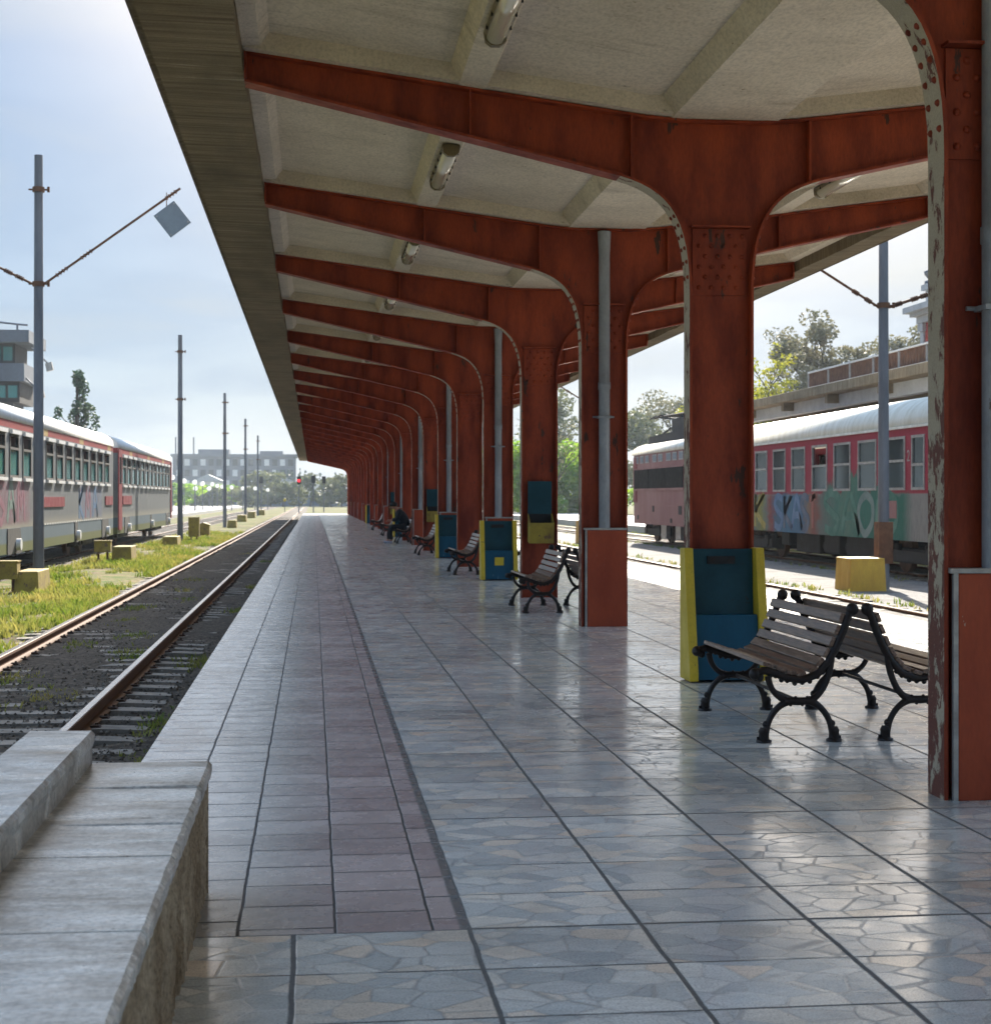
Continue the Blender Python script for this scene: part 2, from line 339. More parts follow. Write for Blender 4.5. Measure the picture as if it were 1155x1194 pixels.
def railmat():
    g = G('rusty_rail_with_polished_head'); v = g.obj(False); z = g.sep(v)[2]; n = g.noise(g.vscale(v, (1, .3, 1)), 20, 4)
    k = g.step(z, -.246, -.243); c = g.mix(k, g.mix(n, (.10, .042, .02), (.19, .085, .035)), (.50, .47, .44)); g.bump(n, .3, .004)
    return g.set(c, g.step(k, 0, 1, .8, .22), k)
M['rail'] = railmat()
def glass(name, tint, trans=.55, rough=.06, dif=(.045, .06, .06), refl=.85):
    g = G(name); tr = g.node('ShaderNodeBsdfTransparent'); tr.inputs[0].default_value = (*tint, 1)
    gl = g.node('ShaderNodeBsdfGlossy'); gl.inputs['Roughness'].default_value = rough; gl.inputs[0].default_value = (refl * .95, refl, refl, 1)
    di = g.node('ShaderNodeBsdfDiffuse'); di.inputs[0].default_value = (*dif, 1)
    m0 = g.node('ShaderNodeMixShader'); m0.inputs[0].default_value = 1 - trans; g.t.links.new(tr.outputs[0], m0.inputs[1]); g.t.links.new(di.outputs[0], m0.inputs[2])
    fr = g.node('ShaderNodeFresnel'); fr.inputs[0].default_value = 1.5
    m1 = g.node('ShaderNodeMixShader'); g.t.links.new(fr.outputs[0], m1.inputs[0]); g.t.links.new(m0.outputs[0], m1.inputs[1]); g.t.links.new(gl.outputs[0], m1.inputs[2])
    g.t.links.new(m1.outputs[0], g.out.inputs[0]); return g.mat
M['glass'] = glass('dirty_window_glass', (.45, .52, .50), .28, .06, (.05, .075, .075), .5)
M['darkglass'] = glass('dark_window_glass', (.10, .11, .12), .3, .06, (.03, .045, .045), .4)
M['tealglass'] = glass('green_tinted_glass', (.60, .97, .92), .55, .08, (.10, .38, .35))
def acrylic():
    g = G('lamp_tube_cover'); g.set((.80, .72, .55), .08, 0, 1.); g.put(g.b.inputs['Transmission Weight'], .1); return g.mat
M['acrylic'] = acrylic()
def emit(name, col, st):
    g = G(name); g.set(col, .4); g.put(g.b.inputs['Emission Color'], col); g.b.inputs['Emission Strength'].default_value = st; return g.mat
M['redlamp'] = emit('lit_red_signal_lens', (1, .02, .03), 1.3)
def globe():
    g = G('white_glass_globe'); g.set((.92, .91, .88), .12, 0, .7); tl = g.node('ShaderNodeBsdfTranslucent'); tl.inputs[0].default_value = (.95, .95, .93, 1); mx = g.node('ShaderNodeMixShader'); mx.inputs[0].default_value = .6; g.t.links.new(g.b.outputs[0], mx.inputs[1]); g.t.links.new(tl.outputs[0], mx.inputs[2]); g.t.links.new(mx.outputs[0], g.out.inputs[0]); return g.mat
M['globe'] = globe()
def leafmat(name, cols, trans=.35):
    g = G(name); v = g.obj(); r = g.noise(v, .9, 3); f = g.node('ShaderNodeNewGeometry').outputs['Random Per Island']
    c = g.mix(f, cols[0], cols[1]); c = g.mix(g.step(r, .4, .65), c, cols[2])
    g.set(c, .6, 0, .3); tl = g.node('ShaderNodeBsdfTranslucent'); g.put(tl.inputs[0], c)
    mx = g.node('ShaderNodeMixShader'); mx.inputs[0].default_value = trans
    g.t.links.new(g.b.outputs[0], mx.inputs[1]); g.t.links.new(tl.outputs[0], mx.inputs[2]); g.t.links.new(mx.outputs[0], g.out.inputs[0]); return g.mat
M['leaf_lush'] = leafmat('lush_green_leaf', ((.12, .27, .02), (.20, .38, .025), (.32, .44, .03)), .55)
M['leaf_grey'] = leafmat('grey_green_leaf', ((.09, .11, .06), (.14, .155, .08), (.17, .18, .06)))
M['leaf_spring'] = leafmat('sparse_spring_leaf', ((.15, .155, .085), (.19, .185, .11), (.22, .20, .11)))
M['leaf_lime'] = leafmat('lime_yellow_leaf', ((.28, .28, .02), (.20, .24, .02), (.34, .32, .03)), .5)
M['leaf_dark'] = leafmat('dark_conifer_leaf', ((.025, .06, .04), (.04, .085, .05), (.05, .09, .05)))
M['leaf_poplar'] = leafmat('poplar_leaf', ((.035, .075, .045), (.06, .11, .06), (.08, .12, .06)))
M['grass'] = leafmat('grass_blade', ((.10, .17, .02), (.20, .25, .03), (.36, .31, .085)), .45)

# graffiti-covered train sides ---------------------------------------------------------------
def coachpaint():
    g = G('red_coach_paint_with_graffiti'); v = g.node('ShaderNodeNewGeometry').outputs['Position']; X, Y, Z = g.sep(v)
    n = g.noise(g.vscale(v, (1, 1, .6)), 1.4, 5, .6); n2 = g.noise(v, 2.6, 6, .65, .8); f = g.noise(g.vscale(v, (1, 1, .25)), 14, 5, .65)
    red = g.mix(f, (.27, .010, .03), (.33, .03, .05)); low = g.mix(f, (.19, .17, .15), (.28, .255, .22))
    t = g.math('DIVIDE', g.math('SUBTRACT', g.math('ADD', Y, g.math('MULTIPLY', g.math('SUBTRACT', n2, .5), 1.6)), 30.), 18.)
    tag = g.ramp(t, [(0., (.36, .32, .28)), (.13, (.33, .30, .27)), (.17, (.03, .20, .14)), (.33, (.05, .23, .17)), (.38, (.20, .30, .22)), (.42, (.08, .26, .20)), (.49, (.26, .22, .20)), (.52, (.45, .10, .07)), (.545, (.42, .22, .15)), (.57, (.09, .19, .34)), (.64, (.12, .26, .42)), (.71, (.10, .18, .30)), (.735, (.50, .06, .05)), (.76, (.30, .29, .26)), (.79, (.50, .38, .05)), (.82, (.22, .22, .22)), (.86, (.28, .27, .25))])
    w = g.noise(g.vscale(v, (1, 1, .8)), 3.1, 2, .5, 1.4); ln = g.step(g.math('ABSOLUTE', g.math('SUBTRACT', g.math('FRACT', g.math('MULTIPLY', w, 7.)), .5)), .0, .10, 1., 0.)
    tag = g.mix(g.math('MULTIPLY', ln, .45), tag, g.mix(n, (.36, .34, .31), (.06, .07, .09)))
    lim = g.math('ADD', 1.52, g.math('MULTIPLY', g.step(g.math('ABSOLUTE', g.math('SUBTRACT', Y, 36.3)), 1.3, 2.5, .9, 0.), g.step(n, .35, .6)))
    kz = g.step(g.math('SUBTRACT', g.math('ADD', lim, g.math('MULTIPLY', g.math('SUBTRACT', n2, .5), .5)), Z), -.06, .08)
    tag = g.mix(1., tag, (.50, .60, .56), 'MULTIPLY'); c = g.mix(g.step(Z, 1.50, 1.53), low, red); c = g.mix(g.math('MULTIPLY', kz, g.step(Y, 32.6, 33.2)), c, tag)
    c = g.mix(.35, c, g.ramp(f, [(.3, .45), (.65, 1.)]), 'MULTIPLY'); return g.set(c, .6, spec=.25)
M['coach'] = coachpaint()
def silverpaint():
    g = G('grey_railcar_paint_with_graffiti'); v = g.node('ShaderNodeNewGeometry').outputs['Position']; X, Y, Z = g.sep(v)
    n2 = g.noise(v, 2.2, 6, .65, .8); f = g.noise(g.vscale(v, (1, 1, .2)), 9, 5, .65)
    c = g.mix(f, (.115, .128, .135), (.185, .19, .19))
    c = g.mix(g.step(Z, 2.93, 2.945), c, (.26, .03, .03)); yk = g.step(g.math('ABSOLUTE', g.math('SUBTRACT', g.math('FRACT', g.math('DIVIDE', Y, 6.2)), .5)), .06, .07, 1., 0.)
    c = g.mix(g.math('MULTIPLY', yk, g.step(Z, 2.93, 2.945)), c, (.40, .27, .10))
    c = g.mix(g.step(g.math('ADD', Z, g.math('MULTIPLY', f, .3)), .95, 1.15, .75, 0.), c, (.32, .29, .23))
    c = g.mix(g.step(Z, .76, .77, 1., 0.), c, (.11, .15, .18)); c = g.mix(g.step(Z, .42, .46, 1., 0.), c, (.13, .14, .05))  # grey-blue skirt; lowest band has reflected grass painted into the colour
    w = g.noise(g.vscale(v, (1, 1, .7)), 2.7, 2, .5, 1.4); ln = g.step(g.math('ABSOLUTE', g.math('SUBTRACT', g.math('FRACT', g.math('MULTIPLY', w, 6.)), .5)), .0, .16, 1., 0.)
    zk = g.math('MULTIPLY', g.step(Z, 1.7, 1.85, 1., 0.), g.step(Z, .8, .9))
    k1 = g.math('MULTIPLY', g.math('MULTIPLY', g.step(g.math('ADD', Y, n2), 38.2, 38.9, 1., 0.), zk), .7); c = g.mix(k1, c, g.mix(ln, (.20, .08, .11), (.24, .23, .25)))
    k2 = g.math('MULTIPLY', g.math('MULTIPLY', g.step(g.math('ABSOLUTE', g.math('SUBTRACT', g.math('ADD', Y, n2), 49.)), 2.2, 2.6, 1., 0.), zk), .7)
    c = g.mix(k2, c, g.mix(ln, (.11, .15, .22), (.20, .09, .12))); c = g.mix(.3, c, g.ramp(f, [(.3, .5), (.65, 1.)]), 'MULTIPLY')
    return g.set(c, .5, .1, .3)
M['silver'] = silverpaint()

# ------------------------------------------------------------------ setting: ground, tracks, platforms
mb = MB()
for (xa, za, xb, zb) in ((-400, -.36, -3.9, -.36), (-3.9, -.36, -3.6, -.43), (-3.6, -.52, -.94, -.52), (-.94, -.36, 400, -.36)):
    mb.add([(xa, -60, za), (xb, -60, zb), (xb, 900, zb), (xa, 900, za)], [(0, 1, 2, 3)])
struct('ground', mb, M['ground'], 'dry grassy railway yard ground between and beyond the tracks', 'ground')

NEARY, FARY = -8., 143.5
mb = MB()
for (x0, x1, y0, y1, mi) in ((-.92, .51, 5.28, 150, 1), (-.92, .51, NEARY, 5.28, 0), (.51, 7.0, NEARY, 150, 0)):
    mb.add([(x0, y0, 0), (x1, y0, 0), (x1, y1, 0), (x0, y1, 0)], [(0, 1, 2, 3)], mi)
mb.add([(-.92, NEARY, -.6), (-.92, 150, -.6), (-.92, 150, 0), (-.92, NEARY, 0)], [(3, 2, 1, 0)], 2)
mb.add([(7., NEARY, -.6), (7., 150, -.6), (7., 150, 0), (7., NEARY, 0)], [(0, 1, 2, 3)], 2)
mb.add([(-.92, 150, -.6), (7., 150, -.6), (7., 150, 0), (-.92, 150, 0)], [(3, 2, 1, 0)], 2)
mb.add([(-.92, NEARY, -.6), (7., NEARY, -.6), (7., NEARY, 0), (-.92, NEARY, 0)], [(0, 1, 2, 3)], 2)
struct('platform', mb, [M['paving'], M['pinktile'], M['wallside']], 'polished marble paved platform with a strip of mauve tiles along its left edge', 'platform')

def bed(name, x0, x1, y0, y1, mat, z, amp, label, nx=10, step=.5):
    mb = MB(); ny = int((y1 - y0) / step); rnd = random.Random(3)
    vs = []
    for j in range(ny + 1):
        for i in range(nx + 1):
            e = 0 if i in (0, nx) else 1
            X_, Y_ = x0 + (x1 - x0) * i / nx, y0 + (y1 - y0) * j / ny
            vs.append((X_, Y_, z + .011 * math.tanh((Y_ - 19.5) / 1.5) * (1 if amp > .02 else 0) - (1 - e) * .05 + e * (rnd.uniform(-amp, amp) * .6 + amp * 1.3 * MN.noise(Vector((X_ * .9, Y_ * .28, 2.))))))
    mb.add(vs, [(j * (nx + 1) + i, j * (nx + 1) + i + 1, (j + 1) * (nx + 1) + i + 1, (j + 1) * (nx + 1) + i) for j in range(ny) for i in range(nx)], 0, True)
    return struct(name, mb, mat, label, 'ballast')
bed('ballast', -3.62, -.93, -2, 60, M['ballast'], -.394, .024, 'dark oily ballast of the track along the left platform edge', 14, .25)
bed('ballast', -3.62, -.93, 60, 330, M['ballast'], -.390, .012, 'far stretch of dark ballast of the left platform track', 4, 3)
bed('ballast', 7.01, 9.35, -2, 200, M['gravel'], -.30, .015, 'brown ballast of the track along the right platform edge', 6, 1)
bed('ballast', 12.75, 15.15, 5, 220, M['ballast'], -.325, .015, 'dark ballast under the red coach and locomotive', 6, 1)
bed('ballast', -9.35, -6.45, 5, 330, M['ballast'], -.325, .015, 'dark ballast under the grey railcars', 6, 1)
mb = MB(); mb.add([(9.35, 5, -.335), (12.75, 5, -.335), (12.75, 220, -.335), (9.35, 220, -.335)], [(0, 1, 2, 3)])
struct('path', mb, M['gravel'], 'pale gravel service path between the two right tracks', 'path')
mb = MB(); mb.box(16.4, 25.5, 12, 210, -.5, -.0); struct('platform', mb, M['asphalt'], 'sunlit far platform behind the red train', 'platform')
mb = MB(); mb.box(-26, -12.2, 78, 330, -.5, -.05); struct('platform', mb, M['asphalt'], 'bright paved platform beyond the end of the grey railcars', 'platform')

def rail_profile(xc, z):   # top at z
    p = [(-.07, -.15), (.07, -.15), (.07, -.135), (.012, -.115), (.012, -.045), (.036, -.035), (.036, -.008), (.028, 0), (-.028, 0), (-.036, -.008), (-.036, -.035), (-.012, -.045), (-.012, -.115), (-.07, -.135)]
    return [(xc + a, z + b) for a, b in p]
SL = None
def railway(cx, y0, y1, sy0, sy1, nsl, label, sw=1.25, clips=True, drop=0.):
    t = thing('railway_track', label, 'railway track', (0, 0, 0))
    for s in (-1, 1):
        mb = MB(); mb.prism(rail_profile(cx + s * .755, -.24), y0, y1); part('rail', mb, M['rail'], t)
    rnd = random.Random(int(cx * 10)); far = MB(); ys = []
    y = sy0
    while y < sy1: ys.append(y); y += .56
    me = None
    for i, y in enumerate(ys):
        dz = rnd.uniform(-.012, .010) - drop
        if i < nsl:
            if me is None:
                mb = MB(); mb.prism([(-sw, -.30), (-.9, -.285), (-.5, -.305), (.5, -.305), (.9, -.285), (sw, -.30), (sw, -.42), (-sw, -.42)], -.115, .115)
                for s in (-1, 1) if clips else ():
                    for q in (-1, 1):
                        xx = s * .755 + q * .105
                        mb.prism([(xx - .045, -.292), (xx + .045, -.292), (xx + .03 - .015 * q, -.268), (xx - .03 - .015 * q, -.268)], -.045, .045, mi=1); mb.tube([(xx, 0, -.27), (xx, 0, -.252)], .013, 6, 1)
                me = mb.mesh('sleeper', [M['sleeper'], M['clip']])
            link('sleeper', me, t, (cx + rnd.uniform(-.02, .02), y, dz), rnd.uniform(-.012, .012))
        else: far.box(cx - sw, cx + sw, y - .115, y + .115, -.42, -.297 + dz)
    if far.v:
        o = part('sleeper_run', far, M['sleeper'], t); o['kind'] = 'stuff'
    return t
railway(-2.53, -2, 330, 9.5, 160, 95, 'railway track along the left platform edge with bright polished rails', drop=.09)
railway(8.0, -2, 200, 16, 110, 40, 'railway track along the right platform edge', clips=False)
railway(13.95, 5, 220, 20, 130, 30, 'railway track under the red coach and the pink locomotive')
railway(-7.95, 5, 330, 28, 200, 40, 'railway track under the grey railcars')

# ballast stones and grass
mb = MB(); rnd = random.Random(5)
for i in range(11000):
    y = 9 + 30 * rnd.random() ** 1.9; x = rnd.uniform(-3.6, -.98); r = rnd.uniform(.007, .02); z = -.392
    p = [Vector((x, y, z)) + Vector(d) * r * rnd.uniform(.7, 1.3) for d in ((1, 0, 0), (-.6, .8, 0), (-.6, -.8, 0), (.2, .1, .9), (-.1, .2, .8))]
    mb.add(p, [(0, 1, 3), (1, 4, 3), (1, 2, 4), (2, 0, 3), (2, 3, 4)])
struct('gravel', mb, M['stones'], 'loose dark ballast stones between the rails beside the platform', 'gravel', 'stuff')

def grass(name, n, sampler, label, hmax=.16, seed=1):
    mb = MB(); rnd = random.Random(seed)
    for i in range(n):
        x, y, z, sc = sampler(rnd)
        for k in range(5):
            a = rnd.uniform(0, 6.28); h = rnd.uniform(.35, 1) * hmax * sc; l = rnd.uniform(.1, .8) * h; w = .006 + .004 * sc + y * .00012
            bx = x + rnd.uniform(-.06, .06) * sc; by = y + rnd.uniform(-.06, .06) * sc; dx, dy = math.cos(a), math.sin(a)
            mb.add([(bx - dy * w, by + dx * w, z), (bx + dy * w, by - dx * w, z), (bx + dx * l * .45 - dy * w * .6, by + dy * l * .45 + dx * w * .6, z + h * .65), (bx + dx * l, by + dy * l, z + h)], [(0, 1, 2), (1, 3, 2)])
    return struct(name, mb, M['grass'], label, 'grass', 'stuff')
def s_left(r):
    while True:
        y = 13 + 70 * r.random() ** 1.7; x = r.uniform(-6.3, -3.45)
        c = math.sin(x * 2.1 + y * .55) + math.sin(x * 3.7 - y * 1.3 + 1) + math.sin(y * .31)
        if c + r.uniform(-1, 1) > .15: return x, y, -.36, r.uniform(.5, 1.25)
def s_between(r):
    y = 9.5 + 60 * r.random() ** 1.5; k = r.choice((0, 0, 1, 2))
    cl = [(-2.9, 13.9), (-2.95, 16.5), (-2.1, 19), (-2.7, 24), (-1.2, 13), (-1.1, 11), (-2.2, 29), (-2.6, 36), (-1.15, 26), (-1.2, 33), (-2.9, 11.2), (-1.3, 46), (-2.2, 52), (-2.4, 15), (-2.75, 12.4), (-2.3, 21.5), (-1.25, 18), (-2.85, 20), (-2.9, 27), (-2.4, 32)]
    c = r.choice(cl); return c[0] + r.gauss(0, .12), c[1] + r.gauss(0, .35), -.42, r.uniform(.4, .9)
def s_right(r):
    y = 20 + 60 * r.random() ** 1.4; x = r.choice((9.55, 12.6, 9.5, 16.1)) + r.gauss(0, .12); return x, y, -.34, r.uniform(.4, 1.1)
grass('grass', 9000, s_left, 'sunlit yellow green grass between the left rail and the grey railcars', .17, 1)
grass('grass', 950, s_between, 'small green weeds growing between the rails of the left track', .12, 2)
grass('grass', 700, s_right, 'weeds along the gravel path beside the red coach', .14, 3)

# ------------------------------------------------------------------ canopy columns
CXX, Y0C, SP, NCOL = 3.198, 7.275, 5.1429, 27
ORD = 'first second third fourth fifth sixth seventh eighth ninth tenth eleventh twelfth thirteenth fourteenth fifteenth sixteenth seventeenth eighteenth nineteenth twentieth twenty-first twenty-second twenty-third twenty-fourth twenty-fifth twenty-sixth twenty-seventh'.split()
def bez(p, n):
    out = []
    for i in range(n + 1):
        t = i / n; a = [(1 - t) ** 3, 3 * t * (1 - t) ** 2, 3 * t * t * (1 - t), t ** 3]
        out.append((sum(a[k] * p[k][0] for k in range(4)), sum(a[k] * p[k][1] for k in range(4))))
    return out
LE = [(-.238, 0), (-.238, 1.1), (-.238, 2.2)] + bez([(-.238, 3.03), (-.238, 3.70), (-.44, 3.885), (-.90, 3.985)], 14) + [(-1.99, 4.235), (-3.715, 4.62)]
TOP = [(-3.715, 4.825), (-1.9, 4.575), (-.62, 4.41), (-.3, 4.385), (.3, 4.385), (.62, 4.41), (1.9, 4.575), (3.715, 4.825)]
def mir(p): return [(-x, z) for x, z in p]
def topz(x):
    for (a, b), (c, d) in zip(TOP, TOP[1:]):
        if a <= x <= c: return b + (d - b) * (x - a) / (c - a)
def botz(x):
    x = -abs(x)
    for (a, b), (c, d) in zip(LE, LE[1:]):
        if c <= x <= a and c != a: return b + (d - b) * (x - a) / (c - a)
COLM = {}
mb = MB(); mb.prism(LE + TOP + mir(LE)[::-1], .092, .108, mi=0)
mb.box(-.219, .219, .078, .0925, 3.03, 3.555)
for r_ in range(6):
    for q in range(4):
        mb.dome((-.15 + q * .1 + (.035 if r_ % 2 else -.015), .078, 3.09 + r_ * .082), (0, -1, 0), .020, 0, .9)
COLM['web_plate'] = mb.mesh('web_plate', M['red'])
NO = 16
for nm, path, sgn in (('left_flange', LE, -1), ('right_flange', mir(LE), 1)):
    mb = MB(); mb.ribbon(path, .02 * -sgn, 0, .2, 1, 0, NO)
    for i in range(4, len(LE) - 5):
        p = Vector(path[i]); t = (Vector(path[i + 1]) - Vector(path[i - 1])).normalized(); nn = Vector((-t.y, t.x)) * -sgn
        if i % 1 == 0 and 3.04 < p.y < 3.72:
            for yy in (.045, .10, .155)[::2]:
                c = p + nn * .0195; mb.dome((c.x, yy, c.y), (nn.x, 0, nn.y), .019, 0, .9)
    COLM[nm] = mb.mesh(nm, [M['red'], M['peel']])
mb = MB(); mb.ribbon(TOP, .018, 0, .2, 0, 0)
for s in (-1, 1): mb.box(s * 3.715 - .009, s * 3.715 + .009, 0, .2, 4.625, 4.84)
COLM['top_flange'] = mb.mesh('top_flange', M['red'])
COLM['stiffener'] = []
for x in (-1.99, -.72, .72, 1.99):
    mb = MB(); mb.box(x - .008, x + .008, .004, .196, botz(x) + .002, topz(x) - .002); COLM['stiffener'].append(mb.mesh('stiffener', M['red']))
mb = MB(); mb.box(-.236, .236, .002, .198, 3.56, 3.575); COLM['stiffener'].append(mb.mesh('stiffener', M['red']))
mb = MB(); mb.box(-.196, .243, -.022, .088, 0, 1.065); COLM['casing'] = mb.mesh('casing', M['casing'])
mb = MB(); mb.box(-.238, .246, -.026, .09, 1.067, 1.09); mb.box(-.222, -.199, -.027, -.004, 0, 1.066); COLM['casing_trim'] = mb.mesh('casing_trim', M['trim'])
mb = MB(); mb.tube([(0, .02, 1.09), (0, .02, 2.62), (0, .02, 2.625), (0, .02, 2.70), (0, .02, 2.705), (0, .02, 4.1), (0, .02, 4.37)], [.062, .062, .069, .069, .062, .062, .074], 14)
mb.tube([(-.12, .075, 2.32), (.12, .075, 2.32)], .012, 6); mb.box(-.075, .075, -.05, .09, 2.305, 2.33)
COLM['drainpipe'] = mb.mesh('drainpipe', M['pipe'])
CASED = {0, 2, 4, 6, 8, 10, 12, 14, 16, 18, 20, 22, 24, 26}
for i in range(-2, NCOL):
    Y = Y0C + SP * i
    cased = (i % 2 == 0)
    if i >= 0: lab = '%s red steel column from the front, %s' % (ORD[i], 'grey drainpipe and boxed foot' if cased else 'bare web without drainpipe')
    else: lab = 'red steel column just outside the photo, %s of two beside the camera' % ('nearer' if i == -1 else 'farther')
    c = thing('canopy_column', lab, 'column', (CXX, Y, 0), 0, 'red columns carrying the platform canopy')
    for nm in ('web_plate', 'left_flange', 'right_flange', 'top_flange'): link(nm.replace('left_', '').replace('right_', ''), COLM[nm], c)
    for me in COLM['stiffener']: link('stiffener', me, c)
    if cased:
        o = bevel(link('casing', COLM['casing'], c), .004); link('casing_trim', COLM['casing_trim'], o); link('drainpipe', COLM['drainpipe'], c)

# ------------------------------------------------------------------ canopy roof
RY0, RY1 = -6., FARY
roof = thing('platform_canopy', 'long butterfly concrete canopy roof over the red columns', 'canopy', (CXX, 8, 4.4))
SO = .15
sl = [(-3.98, 4.86 + SO)] + [(x, z + SO) for x, z in ((-3.715, 4.825), (-.62, 4.41), (.62, 4.41), (3.715, 4.825))] + [(3.98, 4.86 + SO)]
mb = MB(); mb.prism([(x + CXX, z) for x, z in sl] + [(x + CXX, z + .14) for x, z in sl[::-1]], RY0, RY1); part('roof_slab', mb, M['soffit'], roof)
for xs in ((-2.08, -1.87), (1.87, 2.08)):
    a, b = xs
    mb = MB(); mb.prism([(CXX + a - .07, topz(a) + SO + .01), (CXX + a, topz(a) + .02), (CXX + b, topz(b) + .02), (CXX + b + .07, topz(b) + SO + .01)], RY0, RY1 - .01); part('longitudinal_rib', mb, M['soffit'], roof)
mb = MB(); mb.prism([(CXX - .50, 4.41 + SO + .01), (CXX - .40, 4.408), (CXX + .46, 4.408), (CXX + .56, 4.41 + SO + .01)], RY0, RY1 - .01); part('central_trough', mb, M['soffit'], roof)
mb = MB()
pl = [(-3.72, 4.83)] + [(x, z + .022) for x, z in TOP[1:-1]] + [(3.72, 4.85)]
pu = [(x, z + SO - .003) for x, z in ((3.60, topz(3.6)), (.62, 4.41), (-.62, 4.41), (-3.60, topz(-3.6)))]
me = None
for i in range(-2, NCOL):
    Y = Y0C + SP * i
    if me is None:
        mb = MB(); mb.prism([(x, z + .004) for x, z in pl] + [(x, z + .006) for x, z in pu], -.10, .30); me = mb.mesh('cross_rib', M['soffit'], (0, 0, 4.4))
    link('cross_rib', me, roof, (0, Y - 8, 0))
for s in (-1, 1):
    out = 4.44 if s < 0 else 4.12
    mb = MB(); rnd = random.Random(11 + s)
    ny = 300; prof = [(3.735, 4.70), (out - .05, 4.715), (out - .045, 4.735), (out - .012, 4.735), (out, 4.72), (out, 5.14), (3.735, 5.12)]
    vs = []
    for j in range(ny + 1):
        y = RY0 - .02 + (RY1 - RY0 + .04) * j / ny
        for k, (x, z) in enumerate(prof):
            w = rnd.uniform(-.014, .014) if k == 0 and 0 < j < ny else 0
            vs.append((CXX + s * (x + w), y, z + (rnd.uniform(-.008, .008) if k == 0 else 0)))
    n = len(prof); fs = [(j * n + k, (j + 1) * n + k, (j + 1) * n + (k + 1) % n, j * n + (k + 1) % n) for j in range(ny) for k in range(n)]
    mb.add(vs, fs); mb.add(vs[:n], [tuple(range(n))]); mb.add(vs[-n:], [tuple(range(n - 1, -1, -1))])
    part('edge_beam', mb, M['band'], roof)
    mb = MB(); mb.prism([(CXX + s * 3.7345, 4.845), (CXX + s * 3.60, 4.85), (CXX + s * 3.50, 4.83 + SO + .01), (CXX + s * 3.7345, 4.86 + SO + .01)], RY0, RY1 - .01); part('edge_rib', mb, M['soffit'], roof)

# ceiling lamps
LM = {}
mb = MB(); mb.prism([(-.075, .0), (-.085, -.03), (-.07, -.05), (.07, -.05), (.085, -.03), (.075, 0)], -.80, .80)
for k in range(5):
    for s in (-1, 1): mb.box(s * .08 - .006, s * .08 + .006, -.6 + k * .3 - .008, -.6 + k * .3 + .008, -.058, -.025, 1)
for s in (-1, 1): mb.prism([(-.08, -.02), (-.07, -.085), (-.03, -.115), (.03, -.115), (.07, -.085), (.08, -.02)], s * .80 - .03, s * .80 + .03)
LM['h'] = mb.mesh('lamp_housing', [M['olive'], M['black']])
mb = MB(); mb.prism([(.068 * math.cos(a), -.05 - .062 * math.sin(a)) for a in [math.pi * k / 10 for k in range(11)]], -.77, .77, smooth=True); LM['d'] = mb.mesh('tube_cover', M['acrylic'])
for i in range(-1, 20):
    for s in (-1, 1):
        if s > 0 and i > 12: continue
        Y = Y0C + SP * (i + .5)
        j = i + 1
        lab = '%s fluorescent lamp from the camera on the %s roof rib' % (ORD[j], 'left' if s < 0 else 'right')
        l = thing('ceiling_lamp', lab, 'lamp', (CXX + s * 1.97, Y + .22, topz(1.97) + .018), 0, 'tube lamps under the canopy roof')
        link('lamp_housing', LM['h'], l); link('tube_cover', LM['d'], l)

# ------------------------------------------------------------------ benches
BM = {}
def rail_pts():
    a = [(-.615, .405), (-.565, .418), (-.50, .40), (-.43, .372), (-.34, .36), (-.25, .393), (-.185, .463), (-.135, .553), (-.095, .643), (-.068, .72), (-.045, .765)]
    return a
mb = MB(); RP = rail_pts(); 
fine = []
for (a, b), (c, d) in zip(RP, RP[1:]):
    for k in range(4): fine.append((a + (c - a) * k / 4, b + (d - b) * k / 4))
fine.append(RP[-1])
mb.tube([(x, 0, z) for x, z in fine], [.021 + .005 * math.sin(i * 1.7) ** 2 for i in range(len(fine))], 8)
for k, (x, z) in enumerate(fine[6:-4:2]): mb.sphere((x, 0, z - .024 + .01 * (k % 2)), .016, 7, 5)
mb.sphere((-.625, 0, .398), .035, 10, 7); mb.sphere((-.04, 0, .770), .038, 10, 7); mb.sphere((-.595, 0, .378), .026, 8, 6)
def arc(p0, p1, p2, n=9):
    return [((1 - t) ** 2 * p0[0] + 2 * t * (1 - t) * p1[0] + t * t * p2[0], 0, (1 - t) ** 2 * p0[1] + 2 * t * (1 - t) * p1[1] + t * t * p2[1]) for t in [i / n for i in range(n + 1)]]
mb.tube(arc((-.565, .035), (-.54, .19), (-.43, .235)), [.024, .023, .02, .019, .019, .019, .019, .02, .022, .024], 8)
mb.tube(arc((-.155, .035), (-.18, .19), (-.29, .235)), [.024, .023, .02, .019, .019, .019, .019, .02, .022, .024], 8)
mb.tube([(-.45, 0, .237), (-.40, 0, .238), (-.36, 0, .236), (-.32, 0, .238), (-.27, 0, .237)], [.026, .022, .024, .022, .026], 8)
mb.tube(arc((-.43, .24), (-.53, .27), (-.545, .385)), [.022, .02, .019, .018, .018, .018, .018, .019, .02, .02], 8)
mb.tube(arc((-.29, .24), (-.19, .29), (-.165, .48)), [.022, .021, .02, .02, .02, .02, .02, .021, .021, .021], 8)
for x in (-.44, -.41, -.38, -.34, -.31, -.28): mb.sphere((x, 0, .218 if x in (-.41, -.34) else .256), .012, 6, 4)
